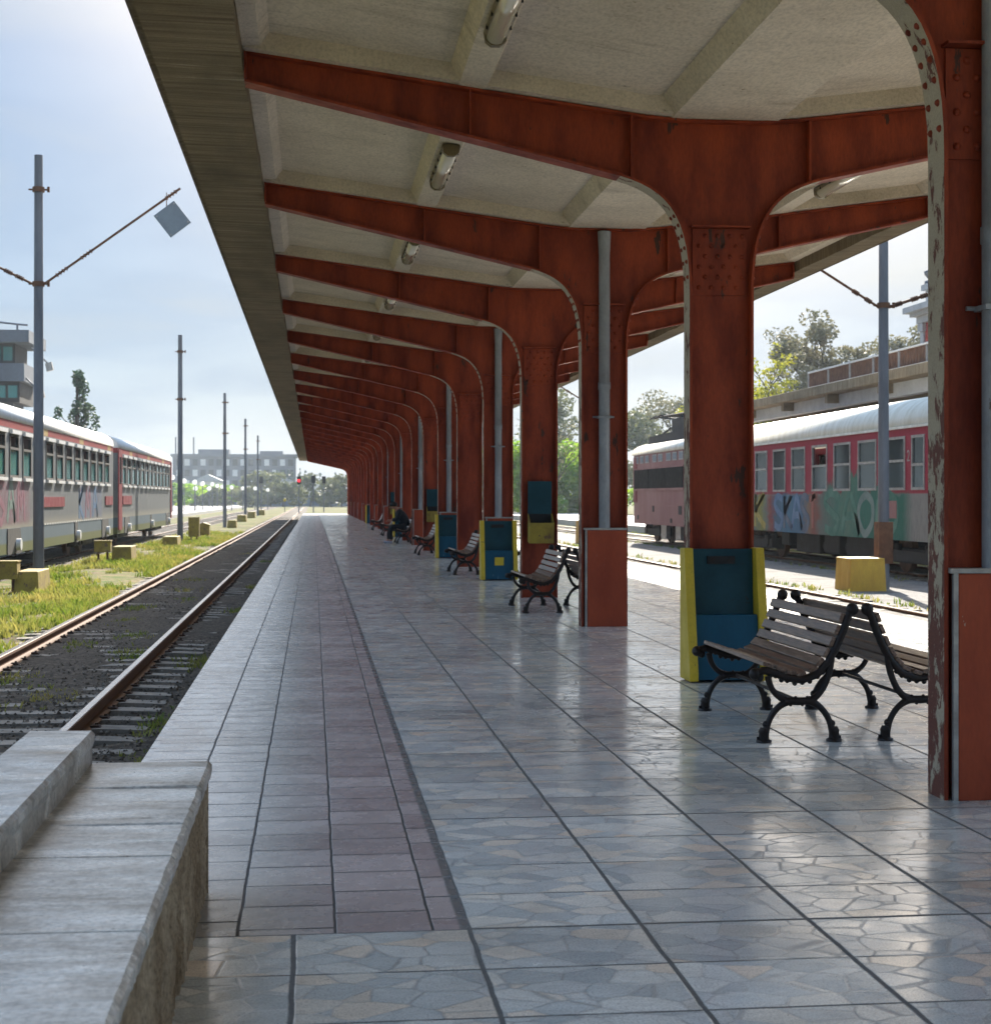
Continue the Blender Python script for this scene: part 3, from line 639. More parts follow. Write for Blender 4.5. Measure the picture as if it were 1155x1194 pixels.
for x in (-.57, -.15):
    mb.tube([(x, 0, .0), (x, 0, .014), (x, 0, .02)], [.046, .045, .028], 10); mb.tube([(x, 0, .015), (x, 0, .055), (x, 0, .06), (x + (.004 if x < -.3 else -.004), 0, .085)], [.032, .030, .034, .024], 8)
    mb.tube([(x + (.035 if x > -.3 else -.035), 0, .0), (x + (.035 if x > -.3 else -.035), 0, .034)], .008, 6)
    mb.sphere((x + (.012 if x < -.3 else -.012), 0, .105), .021, 8, 5); 
BM['f'] = mb.mesh('end_frame', M['iron'])
def slats(lo, hi):
    mb = MB(); rnd = random.Random(4)
    # arclength samples
    pts = [Vector((x, z)) for x, z in fine]; L = [0]
    for a, b in zip(pts, pts[1:]): L.append(L[-1] + (b - a).length)
    def at(s):
        for i in range(len(L) - 1):
            if L[i] <= s <= L[i + 1]: return pts[i].lerp(pts[i + 1], (s - L[i]) / max(1e-6, L[i + 1] - L[i])), (pts[i + 1] - pts[i]).normalized()
        return pts[-1], (pts[-1] - pts[-2]).normalized()
    n = 10; tot = L[-1] - .03
    for k in range(lo, hi):
        s = .025 + (tot - .02) * (k + .5) / n; p, t = at(s); nn = Vector((-t.y, t.x)); c = p + nn * .036
        w = .0285 if k else .034
        mb.obox((c.x, 0, c.y), (t.x * w, 0, t.y * w), (0, .715, 0), (nn.x * .0125, 0, nn.y * .0125))
    return mb
BM['s'] = slats(0, 5).mesh('seat', M['wood']); BM['b'] = slats(5, 10).mesh('backrest', M['wood'])
mb = MB(); mb.tube([(-.36, -.70, .237), (-.36, .70, .237)], .011, 6); BM['r'] = mb.mesh('stretcher', M['iron'])
def bench(x, y, rz, label):
    t = thing('bench', label, 'bench', (x, y, 0), rz, 'slatted benches standing back to back between the columns')
    bevel(link('seat', BM['s'], t), .005); bevel(link('backrest', BM['b'], t), .005)
    for s in (-1, 1): link('end_frame', BM['f'], t, (0, s * .705, 0))
    link('stretcher', BM['r'], t)
    return t
DIST = {0: 'nearest', 2: 'second nearest', 4: 'third nearest', 6: 'fourth nearest', 8: 'fifth nearest', 10: 'sixth nearest', 12: 'seventh nearest'}
for i in (0, 2, 4, 6, 8, 10, 12):
    Y = Y0C + SP * (i + .5) - (.02 if i == 0 else -.25 if i == 2 else .1)
    d = DIST[i]
    bench(3.168, Y, 0, ('wooden slatted bench with the seated person on it, facing left' if i == 8 else '%s wooden slatted bench facing the left track, iron scroll ends' % d))
    bench(3.178, Y, math.pi, '%s wooden slatted bench facing the right track, back to its twin' % d)

# ------------------------------------------------------------------ bins
KM = {}
for nm, s in (('l', -1), ('r', 1)):
    mb = MB(); mb.prism([(0, .012), (-.33, .012), (-.335, .07), (-.15, 1.03), (0, 1.03)], s * .318, s * .248, axis='x'); KM[nm] = mb.mesh('side_panel', M['yellow'])
mb = MB(); mb.prism([(-.02, .52), (-.10, .50), (-.065, 1.022), (-.02, 1.022)], -.246, .246, axis='x'); KM['u'] = mb.mesh('upper_panel', M['blue'])
mb = MB(); mb.prism([(-.02, .02), (-.30, .02), (-.215, .515), (-.02, .515)], -.2465, .2465, axis='x'); KM['d'] = mb.mesh('lower_panel', M['blue2'])
mb = MB(); mb.box(-.12, .10, -.095, -.068, .905, .965); KM['slot'] = mb.mesh('slot', M['black'])
mb = MB()
for s in (-1, 1): mb.tube([(-.01 + s * .075, -.10, .935), (-.01 + s * .075, -.09, .935)], .02, 8)
KM['lug'] = mb.mesh('lug', M['iron'])
mb = MB(); mb.obox((0, -.262, .30), (.078, 0, 0), (0, -.0170, .0997), (0, .004, 0)); KM['patch'] = mb.mesh('patch', M['yellow'])
def bigbin(i, label, patch=False):
    Y = Y0C + SP * i - (.03 if i % 2 == 0 else .004)
    t = thing('litter_bin', label, 'litter bin', (CXX - .02, Y, 0), 0, 'blue and yellow litter bins standing against columns')
    for k in 'lr': bevel(link('side_panel', KM[k], t), .006)
    bevel(link('upper_panel', KM['u'], t), .004); o = bevel(link('lower_panel', KM['d'], t), .004)
    o2 = link('slot', KM['slot'], t); link('lug', KM['lug'], o2)
    if patch: link('patch', KM['patch'], o, (0, 0, 0), 0)['label'] = 'yellow square patch'
bigbin(1, 'big blue bin with yellow sides at the second column, behind the nearest bench')
bigbin(4, 'blue bin with a yellow square on its front, yellow sides', True)
bigbin(6, 'plain blue bin with yellow sides at the seventh column')
bigbin(10, 'blue bin with yellow sides half hidden behind the seated person')
bigbin(16, 'smallest farthest blue bin with yellow sides, down the row')
mb = MB(); mb.box(-.17, .17, -.006, .012, 1.16, 1.66); KM['bp'] = mb.mesh('back_plate', M['blue'])
mb = MB(); t_ = .012
mb.prism([(-.008, .80), (-.20, .78), (-.24, 1.07), (-.008, 1.20)], -.175, -.163, axis='x'); mb.prism([(-.008, .80), (-.20, .78), (-.24, 1.07), (-.008, 1.20)], .163, .175, axis='x')
mb.prism([(-.188, .785), (-.20, .785), (-.24, 1.07), (-.228, 1.07)], -.162, .162, axis='x'); mb.prism([(-.012, .80), (-.2, .78), (-.2, .79), (-.012, .81)], -.162, .162, axis='x'); mb.prism([(-.008, .81), (-.02, .81), (-.02, 1.195), (-.008, 1.195)], -.162, .162, axis='x', mi=1)
KM['wb'] = mb.mesh('open_box', [M['dyellow'], M['black']])
mb = MB(); mb.box(-.16, .16, -.19, -.02, .82, 1.0); KM['rub'] = mb.mesh('liner', M['black'])
for i, lab in ((3, 'yellow open wall bin on the fourth column under a blue plate'), (7, 'yellow open wall bin on the eighth column under a blue plate'), (11, 'yellow open wall bin beside the head of the seated person'), (24, 'tiny yellow wall bin far down the row of columns')):
    t = thing('wall_bin', lab, 'litter bin', (CXX, Y0C + SP * i, 0), 0, 'yellow wall bins hung on columns')
    link('back_plate', KM['bp'], t); link('open_box', KM['wb'], t); link('liner', KM['rub'], t)
t = tag(link('fire_bucket', (lambda m: (m.tube([(0, 0, 0), (0, 0, .16), (0, 0, .165)], [.07, .10, .085], 10), m.tube([(-.1, 0, .16), (-.06, 0, .23), (.06, 0, .23), (.1, 0, .16)], .008, 6), m)[-1])(MB()).mesh('fire_bucket', emit('bright_red_paint', (.75, .02, .02), 0.)), None, (CXX + .12, Y0C + SP * 16 - .14, 1.03)), 'small bright red bucket on top of the farthest blue bin', 'bucket')

# ------------------------------------------------------------------ foreground wall at the platform edge
wall = thing('parapet_wall', 'low stone parapet with worn ledge in the near left corner', 'wall', (-.6, 4, 0))
rnd = random.Random(21)
def rough_slab(x0, x1, z0, z1, y0, y1, mats, over, ny, amp, chipx=.006):
    mb = MB(); prof = [(x0, z0), (x0, z1), (x1 - .012, z1), (x1, z1 - .012), (x1, z1 - .035), (x1 - .008, z0)]
    vs = []; n = len(prof)
    for j in range(ny + 1):
        y = y0 + (y1 - y0) * j / ny; ch = rnd.uniform(0, chipx) * (3 if rnd.random() < .12 else 1)
        for k, (x, z) in enumerate(prof):
            vs.append((x - (ch if k in (2, 3, 4) else 0) + (rnd.uniform(-amp, amp) if k == 5 else 0), y, z - (ch * .8 if k in (2, 3) else 0)))
    mb.add(vs, [(j * n + k, (j + 1) * n + k, (j + 1) * n + (k + 1) % n, j * n + (k + 1) % n) for j in range(ny) for k in range(n)])
    mb.add(vs[:n], [tuple(range(n))]); mb.add(vs[-n:], [tuple(range(n - 1, -1, -1))]); return mb
yb = [-1.0, .6, 1.9, 2.75, 3.6, 4.35, 5.88]
for a, b in zip(yb, yb[1:]):
    part('ledge_slab', rough_slab(-.80, -.362, .41, .472 + rnd.uniform(-.0015, .0015), a + .0015, b - .0015, None, 0, max(8, int((b - a) * 40)), .002), M['walltop'], wall)
yb = [-1.0, 1.2, 2.6, 4.1, 5.875]
for a, b in zip(yb, yb[1:]):
    part('coping', rough_slab(-1.0, -.772, .535, .592 + rnd.uniform(-.001, .001), a + .001, b - .001, None, 0, max(8, int((b - a) * 30)), .001, .003), M['walltop'], wall)
mb = MB(); ny = 64
for j in range(ny):
    a = -1 + 6.87 * j / ny
mb.box(-.995, -.784, -1, 5.868, .472, .5345); part('coping_base', mb, M['walltop'], wall)
mb = MB(); ny, nz = 230, 16; vs = []
from mathutils import noise as MN
for j in range(ny + 1):
    for k in range(nz + 1):
        y = -1 + 6.865 * j / ny; z = .415 * k / nz
        w = .016 * MN.noise(Vector((y * 9, z * 7, 1))) + .012 * MN.noise(Vector((y * 26, z * 15, 4))) + .007 * MN.noise(Vector((y * 60, z * 40, 9)))
        vs.append((-.376 + w - .006, y, z))
mb.add(vs, [(j * (nz + 1) + k, j * (nz + 1) + k + 1, (j + 1) * (nz + 1) + k + 1, (j + 1) * (nz + 1) + k) for j in range(ny) for k in range(nz)], 0, True)
mb.add([(-.99, 5.86, -.35), (-.374, 5.86, -.35), (-.374, 5.86, .41), (-.99, 5.86, .41)], [(0, 1, 2, 3)]); mb.add([(-.99, -1, -.35), (-.99, 5.86, -.35), (-.99, 5.86, .535), (-.99, -1, .535)], [(0, 1, 2, 3)])
part('wall_body', mb, M['wallside'], wall)

# ------------------------------------------------------------------ catenary poles
def pole(x, y, h, label, arms=(), base_rust=False, zb=-.36, collars=(.93, .70)):
    t = thing('catenary_pole', label, 'pole', (x, y, zb), 0, 'grey catenary poles beside the tracks')
    mb = MB(); H = h - zb; mb.tube([(x, y, zb), (x, y, zb + H * .3), (x, y, h)], [.115, .105, .085], 12); part('mast', mb, M['pole'], t)
    for c in collars:
        z = zb + H * c; mb = MB(); mb.tube([(x, y, z - .05), (x, y, z + .05)], .125, 12); mb.tube([(x - .2, y, z), (x + .2, y, z)], .02, 6); mb.tube([(x + .2, y, z - .05), (x + .2, y, z + .06)], .03, 6); part('collar', mb, M['rust'], t)
    for (pts, r, beads) in arms:
        mb = MB(); mb.tube(pts, r, 8)
        p0, p1 = Vector(pts[0]), Vector(pts[-1]); d = (p1 - p0)
        for b in beads:
            for k in range(4):
                c = p0 + d * (b + k * .022); mb.tube([c - d.normalized() * .018, c + d.normalized() * .018], [.055, .03], 8)
        part('arm', mb, M['rust'], t)
    if base_rust:
        mb = MB(); mb.box(x - .14, x + .14, y - .14, y + .14, zb + .52, zb + 1.32); part('base_sleeve', mb, M['rust'], t)
    return t
PX = -5.62
pole(PX, 34, 8.48, 'nearest left catenary pole with two slanting arms', [([(PX + .1, 34, 5.82), (-2.75, 34, 7.86)], .026, (.10, .28, .90)), ([(PX - .1, 34, 5.82), (-7.6, 34, 6.75)], .026, (.12, .24))], collars=(.92, .70))
p = atY(210, 0, 66.); pole(p.x, 66., 8.0, 'second left catenary pole, next to the last railcar end', collars=(.92, .69))
p = atY(262, 0, 99.); pole(p.x, 99., 7.8, 'third left catenary pole standing clear of the railcars', collars=(.93, .7))
p = atY(286, 0, 131.); pole(p.x, 131., 7.8, 'fourth left catenary pole, thin and far', collars=(.93, .7))
p = atY(300.5, 0, 163.); pole(p.x, 163., 7.7, 'fifth and farthest left catenary pole', collars=(.93, .7))
RX = 10.91
pole(RX, 30, 7.6, 'nearest right catenary pole with rusty sleeve in front of the red coach', [([(RX - .1, 30, 5.10), (9.42, 30, 5.95)], .026, (.12, .3, .92)), ([(RX + .1, 30, 5.10), (12.6, 30, 5.62)], .03, (.1, .3, .42))], True, collars=(.69,))
pole(RX, 62, 7.6, 'second right catenary pole, hidden behind a column with its arm showing', [([(RX - .1, 62, 5.0), (9.0, 62, 6.1)], .028, (.12, .5, .9))], collars=(.69,))
pole(RX, 91, 7.6, 'third right catenary pole far behind the red columns', [([(RX - .1, 91, 5.0), (9.0, 91, 6.1)], .028, (.12, .5, .9))], collars=(.69,))
# hanging square panel at the end of the left arm
sg = thing('square_sign', 'grey square panel hung cornerwise under the slanting pole arm', 'sign', (-2.95, 33.97, 7.2))
cx_, cz_ = -2.905, 7.21; q = R(38)
ux, uz = Vector((math.cos(q), 0, math.sin(q))), Vector((-math.sin(q), 0, math.cos(q)))
mb = MB(); mb.obox((cx_, 33.96, cz_), ux * .265, (0, .012, 0), uz * .285); part('panel', mb, M['plate'], sg, bv=.006)
mb = MB()
for a in (-1, 1):
    for b in (-1, 1):
        c = Vector((cx_, 33.945, cz_)) + ux * .22 * a + uz * .235 * b; mb.dome(c, (0, -1, 0), .018)
part('bolts', mb, M['trim'], sg)
mb = MB(); c = Vector((cx_, 33.985, cz_)) + uz * .20
mb.tube([c, c + Vector((.0, .01, .40))], .010, 6); part('hanger', mb, M['rust'], sg)

# yellow blocks and cabinets along the tracks
def block(x0, x1, y0, y1, z1, label, mat='dyellow', inset=.05):
    mb = MB(); zb = -.37; d = (x1 - x0) * inset
    vs = [(x0, y0, zb), (x1, y0, zb), (x1, y1, zb), (x0, y1, zb), (x0 + d, y0 + d, z1), (x1 - d, y0 + d, z1), (x1 - d, y1 - d, z1), (x0 + d, y1 - d, z1)]
    mb.add(vs, [(0, 3, 2, 1), (4, 5, 6, 7), (0, 1, 5, 4), (1, 2, 6, 5), (2, 3, 7, 6), (3, 0, 4, 7)])
    cx, cy = (x0 + x1) / 2, (y0 + y1) / 2
    o = link('concrete_block', mb.mesh('concrete_block', M[mat], (cx, cy, zb)), None, (cx, cy, zb)); bevel(o, .015); tag(o, label, 'block', 'yellow painted concrete blocks by the poles'); return o
def cabinet(x0, x1, y0, y1, z0, z1, label, gable=False):
    cx, cy = (x0 + x1) / 2, (y0 + y1) / 2
    t = thing('trackside_cabinet', label, 'cabinet', (cx, cy, -.36), 0, 'yellow trackside cabinets on legs')
    mb = MB(); mb.box(x0, x1, y0, y1, z0, z1)
    part('box', mb, M['dyellow'], t, bv=.01)
    mb = MB()
    if gable: mb.prism([(x0 - .03, z1 + .004), (x1 + .03, z1 + .004), (cx, z1 + .1)], y0 - .02, y1 + .02)
    else: mb.box(x0 - .015, x1 + .015, y0 - .015, y1 + .015, z1 + .002, z1 + .025)
    part('lid', mb, M['dyellow'], t)
    for x in (x0 + .1, x1 - .1):
        mb = MB(); mb.tube([(x, cy, -.37), (x, cy, z0 + .01)], .03, 8); part('leg', mb, M['rust'], t)
block(-5.58, -5.12, 31.0, 32.4, .04, 'yellow block at the foot of the nearest left pole')
cabinet(-6.06, -5.50, 30.9, 31.25, -.10, .22, 'yellow cabinet on legs left of the nearest left pole')
cabinet(-5.92, -5.48, 44.7, 45.0, -.05, .24, 'yellow cabinet on thin legs before the joint of the two railcars')
block(-5.45, -4.90, 44.6, 45.9, .10, 'yellow block with rusty front below the joint of the two railcars')
block(-5.60, -5.02, 61.0, 62.6, -.02, 'yellow block at the foot of the second left pole')
cabinet(-5.05, -4.62, 66.5, 66.9, -.15, .62, 'tall narrow yellow cabinet right behind the second left pole')
cabinet(-5.35, -4.80, 75.8, 76.4, -.30, .18, 'gable topped yellow cabinet between the second and third left poles', True)
block(-5.1, -4.55, 97, 98.2, .1, 'yellow block beside the third left pole')
block(-5.7, -5.0, 122, 124, .15, 'yellow block between the third and fourth left poles')
block(-5.85, -5.15, 145, 147, .2, 'yellow block past the fourth left pole')
block(-5.7, -5.0, 168, 170, .2, 'farthest yellow block past the fifth left pole')
block(10.0, 10.72, 29.3, 30.2, .285, 'bright ochre block at the foot of the nearest right pole', 'ochre', .04)
block(10.2, 10.80, 61.6, 62.4, .55, 'ochre block behind the column, at the second right pole', 'ochre', .03)
block(10.2, 10.80, 90.5, 91.3, .45, 'ochre block seen small between two columns at the third right pole', 'ochre', .03)

# ------------------------------------------------------------------ trains
def wall_open(mb, x0, x1, y0, y1, z0, z1, ops, zo0, zo1, mi=0):
    mb.box(x0, x1, y0, y1, z0, zo0, mi); mb.box(x0, x1, y0, y1, zo1, z1, mi)
    y = y0
    for a, b in sorted(ops):
        mb.box(x0, x1, y, a, zo0, zo1, mi); y = b
    mb.box(x0, x1, y, y1, zo0, zo1, mi)
def roofprof(x0, x1, zg, zt, n=12, over=.03):
    c = (x0 + x1) / 2; w = (x1 - x0) / 2 + over
    return [(c - w * math.cos(math.pi * i / n) if False else c + w * math.copysign(abs(math.cos(math.pi - math.pi * i / n)) ** .75, math.cos(math.pi - math.pi * i / n)), zg + (zt - zg) * math.sin(math.pi * i / n) ** .8) for i in range(n + 1)]
def bogie(parent, cx, y, mat, r=.46):
    mb = MB(); mb.box(cx - 1.05, cx + 1.05, y - 1.5, y + 1.5, .0, .32); mb.box(cx - 1.2, cx - .95, y - 1.6, y + 1.6, .05, .28); mb.box(cx + .95, cx + 1.2, y - 1.6, y + 1.6, .05, .28)
    for dy in (-1.2, 1.2):
        for s in (-1, 1):
            mb.tube([(cx + s * 1.0, y + dy, .22), (cx + s * 1.24, y + dy, .22)], .16, 10)
            mb.tube([(cx + s * 1.1, y + dy + .3, .1), (cx + s * 1.1, y + dy + .3, .42)], .09, 8); mb.tube([(cx + s * 1.1, y + dy - .3, .1), (cx + s * 1.1, y + dy - .3, .42)], .09, 8)
    b = part('bogie', mb, mat, parent)
    for dy in (-1.2, 1.2):
        mb = MB()
        for s in (-1, 1): mb.tube([(cx + s * .69, y + dy, r - .24), (cx + s * .82, y + dy, r - .24)], r, 18)
        mb.tube([(cx - .7, y + dy, r - .24), (cx + .7, y + dy, r - .24)], .08, 8)
        part('wheelset', mb, M['rust'], b)
def window(parent, x, dirx, a, b, z0, z1, split, gmat, gmat2, frame=M['trim'], fw=.045, sill=None, topdark=None):
    """frame + panes in an opening; x outer face of the wall, dirx = outward"""
    mb = MB(); xo, xi = x + dirx * .018, x - dirx * .03
    X0, X1 = min(xo, xi), max(xo, xi)
    mb.box(X0, X1, a - .012, a + fw, z0 - .012, z1 + .012); mb.box(X0, X1, b - fw, b + .012, z0 - .012, z1 + .012)
    mb.box(X0 + .001, X1 - .001, a + fw, b - fw, z0 - .011, z0 + fw); mb.box(X0 + .001, X1 - .001, a + fw, b - fw, z1 - fw, z1 + .011)
    if split: mb.box(X0 - .004, X1 + .004, a + fw, b - fw, split - .028, split + .028)
    w = part('window', mb, frame, parent)
    g = MB(); xg = x - dirx * .015
    zs = [(z0 + fw, (split - .028) if split else z1 - fw, gmat)] + ([(split + .028, z1 - fw, gmat2)] if split else [])
    for (p0, p1, gm) in zs:
        if gm is None: continue
        g = MB(); g.box(xg - .003, xg + .003, a + fw, b - fw, p0, p1); part('pane', g, gm, w)
    if sill:
        g = MB(); Xa, Xb = sorted((x + dirx * .02, x + dirx * .075)); g.box(Xa, Xb, a - .02, b + .02, z0 - .085, z0 - .015); part('sill', g, sill, w); g = MB(); g.box(Xa, Xb, a - .02, b + .02, z1 + .015, z1 + .10); part('hood', g, sill, w)
    return w

# red coach on the right
XA, XB, YA, YB = 12.5, 15.32, 30.2, 48.4
co = thing('railway_coach', 'red passenger coach covered with green and blue graffiti', 'train coach', (13.9, 39, -.24))
big = [(31.96, 32.67), (33.06, 34.22), (34.82, 36.02), (36.57, 37.77), (38.29, 39.48), (40.07, 41.24), (41.80, 42.94), (43.52, 44.72), (45.3, 46.5), (46.9, 47.6)]
mb = MB(); wall_open(mb, XA, XA + .07, YA + .6, YB, .51, 2.92, big, 1.60, 2.73); wall_open(mb, XB - .07, XB, YA + .6, YB, .51, 2.92, big, 1.60, 2.73)
mb.box(XA + .071, XB - .071, YB - .08, YB - .001, .51, 2.92); mb.box(XA + .071, XB - .071, YA + .6, YA + .66, .51, 2.92); mb.box(XA + .071, XB - .071, YA + .67, YB - .09, .51, .58)
part('body', mb, M['coach'], co)
mb = MB(); mb.prism(roofprof(XA, XB, 2.925, 3.66, 16), YA + .02, YB, smooth=True); part('roof', mb, M['cream'], co)
mb = MB(); mb.box(XA - .05, XA - .002, YA + .02, YB, 2.90, 2.955); part('gutter', mb, M['cream'], co)
for k, (a, b) in enumerate(big):
    small = (b - a) < .9
    w = window(co, XA, -1, a, b, 1.60, 2.73, 2.22 if not small else 2.12, M['glass'], None if k == 4 else M['darkglass'])
    window(co, XB, 1, a, b, 1.60, 2.73, 2.22, M['glass'], M['glass'])
    if k in (2, 3, 5, 6):
        mb = MB(); n = 14; vs = []
        y0, y1 = (a + .1, b - .18) if k != 2 else (a + .45, b - .25)
        for j in range(n + 1):
            y = y0 + (y1 - y0) * j / n; vs += [(XA + .16 + .02 * math.sin(j * 1.9), y, 1.66 + .12 * abs(math.sin(j * .5 + k))), (XA + .16 + .02 * math.sin(j * 1.9), y, 2.2)]
        mb.add(vs, [(2 * j, 2 * j + 2, 2 * j + 3, 2 * j + 1) for j in range(n)], 0, True); part('curtain', mb, M['curtain'], co)
mb = MB(); mb.box(XA + .05, XA + .12, YA + .05, YA + .58, .52, 2.90); d = part('door', mb, M['darkred'], co, 'bright red entrance door')
mb = MB(); mb.box(XA + .042, XA + .049, YA + .15, YA + .48, 1.55, 2.6); part('pane', mb, M['darkglass'], d)
mb = MB(); mb.tube([(XA - .03, YA + .62, .75), (XA - .08, YA + .60, .9), (XA - .08, YA + .6, 1.45), (XA - .03, YA + .62, 1.55)], .018, 8); part('handrail', mb, M['black'], co)
mb = MB(); mb.box(XA + .3, XB - .3, YA - .25, YA + .59, .45, 2.75); part('gangway', mb, M['black'], co)
bogie(co, 13.91, 33.4, M['under']); bogie(co, 13.91, 45.4, M['under'])
for (a, b, z0, z1, x0) in ((35.6, 37.6, -.02, .5, 12.75), (38.1, 39.3, .05, .5, 12.75), (39.8, 41.8, -.0, .5, 12.8), (42.3, 43.0, .15, .5, 12.75)):
    mb = MB(); mb.box(x0, 15.1, a, b, z0, z1); part('equipment_box', mb, M['under'], co, bv=.03)
mb = MB(); mb.tube([(13.1, 37.9, .2), (13.1, 40.6, .2)], .22, 14); part('air_tank', mb, M['under'], co)
mb = MB(); mb.box(XA - .012, XA - .002, 33.55, 34.15, .98, 1.36); part('notice_plate', mb, M['pink'], co)
# class number
cu = bpy.data.curves.new('class_number', 'FONT'); cu.body = '2'; cu.size = .34; cu.extrude = .004; cu.align_x = 'CENTER'
tmp = bpy.data.objects.new('class_number', cu); COL.objects.link(tmp); me = bpy.data.meshes.new_from_object(tmp.evaluated_get(bpy.context.evaluated_depsgraph_get())); bpy.data.objects.remove(tmp)
o = link('class_number', me, co); o.rotation_euler = (R(90), 0, R(-90)); o.location = (XA - .006 - 13.9, 32.86 - 39, 2.20 + .24); me.materials.clear(); me.materials.append(M['trim'])
# graffiti strokes: loose letter shapes sprayed along the side
def strokes(parent, x, items, seed):
    rnd = random.Random(seed)
    for (y, z, h, w, col, kind) in items:
        P = {'S': [(.9, .9), (.4, 1), (.1, .75), (.5, .5), (.9, .3), (.6, 0), (.1, .1)], 'V': [(0, 1), (.2, .5), (.45, 0), (.7, .5), (.95, 1)], 'O': [(.5, 1), (.1, .8), (0, .4), (.4, 0), (.9, .3), (.9, .8), (.5, 1)], 'K': [(.1, 0), (.15, 1), (.15, .5), (.8, 1), (.2, .5), (.9, 0)], 'M': [(0, 0), (.15, 1), (.45, .35), (.75, 1), (.95, 0)], 'T': [(0, .9), (1, 1), (.5, .95), (.5, 0)], 'A': [(0, 0), (.45, 1), (.95, 0), (.7, .4), (.2, .4)]}[kind]
        pts = []
        for i in range(len(P) - 1):
            for k in range(5):
                t = k / 5; p0, p1, p2, p3 = P[max(0, i - 1)], P[i], P[i + 1], P[min(len(P) - 1, i + 2)]
                f = lambda a, b, c, d: .5 * (2 * b + (c - a) * t + (2 * a - 5 * b + 4 * c - d) * t * t + (3 * b - a - 3 * c + d) * t ** 3)
                pts.append((f(p0[0], p1[0], p2[0], p3[0]), f(p0[1], p1[1], p2[1], p3[1])))
        pts.append(P[-1]); mb = MB(); hw = .085 * h / .8
        vs = []
        sgn = -1 if x > 0 else 1
        for i, (a, b) in enumerate(pts):
            a0, b0 = pts[max(0, i - 1)]; a1, b1 = pts[min(len(pts) - 1, i + 1)]; tx, tz = (a1 - a0) * w, (b1 - b0) * h; L = math.hypot(tx, tz) or 1; nx, nz = -tz / L * hw, tx / L * hw
            yy = y + sgn * a * w; zz = z + b * h; xx = x + (-.004 - .0008 * i * 0 if x > 0 else .004)
            vs += [(xx, yy + sgn * nx, zz + nz), (xx, yy - sgn * nx, zz - nz), (xx - (-.004 if x > 0 else .004), yy - sgn * nx, zz - nz), (xx - (-.004 if x > 0 else .004), yy + sgn * nx, zz + nz)]
        fs = []
        for i in range(len(pts) - 1):
            for k in range(4): fs.append((4 * i + k, 4 * i + (k + 1) % 4, 4 * i + 4 + (k + 1) % 4, 4 * i + 4 + k))
        mb.add(vs, fs); part('graffiti_letter', mb, col, parent)
pg = {n: worn('spray_paint_' + n, c, tuple(v * .8 for v in c), .5, 3, 30) for n, c in dict(yellow=(.38, .28, .03), blue=(.07, .16, .30), pale=(.15, .22, .19), green=(.02, .15, .10), orange=(.36, .08, .05), navy=(.05, .08, .14), rose=(.26, .10, .14)).items()}
strokes(co, XA, [(44.9, .62, .9, 1.3, pg['yellow'], 'K'), (42.9, .62, .85, .9, pg['blue'], 'S'), (42.0, .62, .85, .9, pg['navy'], 'K'), (41.2, .62, .85, .9, pg['blue'], 'A'), (40.5, .62, .85, .8, pg['navy'], 'S'), (39.7, .66, .8, .5, pg['orange'], 'T'), (38.6, .6, .95, 1.3, pg['green'], 'S'), (37.2, .6, .95, 1.3, pg['green'], 'A'), (36.0, .6, .9, 1., pg['pale'], 'O'), (34.8, .58, .95, 1.3, pg['green'], 'O')], 3)

# pink locomotive
LA, LB = 49.2, 62.6
lo = thing('electric_locomotive', 'faded pink electric locomotive with black side grille', 'locomotive', (13.9, 56, -.24))
mb = MB(); z0, z1 = .44, 3.08
out = [(XA, LA + .35), (XA + .25, LA), (XB - .25, LA), (XB, LA + .35), (XB, LB - .35), (XB - .25, LB), (XA + .25, LB), (XA, LB - .35)]
mb.prism(out, z0, z1, axis='z'); part('body', mb, M['pink'], lo)
mb = MB(); mb.prism(roofprof(XA, XB, 3.085, 3.58, 14), LA + .1, LB - .05, smooth=True); part('roof', mb, M['cream'], lo)
mb = MB(); mb.box(XA - .03, XA - .003, LB - .95, LB - .38, 1.25, 3.0); mb.box(XA - .03, XA - .003, 52.75, 53.45, .6, 3.04); part('cab_door', mb, M['darkred'], lo)
g0 = MB()
for a, b in ((53.72, 56.45), (56.5, 59.3), (59.35, 62.05)): g0.box(XA - .035, XA - .004, a, b, 1.78, 2.5)
for k in range(16):
    g0.box(XA - .045, XA - .0352, 53.74, 62.03, 1.80 + k * .044, 1.815 + k * .044)
part('side_grille', g0, M['grille'], lo)
mb = MB(); mb.box(XA - .04, XA - .003, 53.6, 62.15, 1.70, 1.775); mb.box(XA - .04, XA - .003, 53.6, 62.15, 2.505, 2.55); part('grille_frame', mb, M['pink'], lo)
for a, b in ((53.7, 54.35), (54.65, 55.35), (55.6, 56.35), (57.0, 57.7), (58.0, 58.7), (59.35, 60.0), (60.32, 60.95), (61.3, 61.95)):
    mb = MB(); mb.box(XA - .02, XA - .003, a, b, 2.74, 3.03); w = part('window', mb, M['trim'], lo); mb = MB(); mb.box(XA - .024, XA - .0205, a + .05, b - .05, 2.78, 2.99); part('pane', mb, M['plate'], w)
for (y, z, w, h) in ((58.6, 1.02, .25, .22), (54.2, 1.0, .45, .3), (61.4, .68, .22, .16), (55.6, .62, .25, .16)):
    mb = MB(); mb.box(XA - .02, XA - .002, y - w / 2, y + w / 2, z - h / 2, z + h / 2); part('hatch', mb, M['under'], lo)
mb = MB(); mb.box(XA - .012, XA - .003, LA + .4, LB - .4, 1.13, 1.15); part('seam_strip', mb, M['pink'], lo)
for y in (52.3, 59.6): bogie(lo, 13.91, y, M['under'], .6)
for (a, b) in ((55.0, 55.8), (57.3, 58.2)):
    mb = MB(); mb.box(12.7, 12.85, a, b, -.05, .43); part('sand_box', mb, M['trim'], lo)
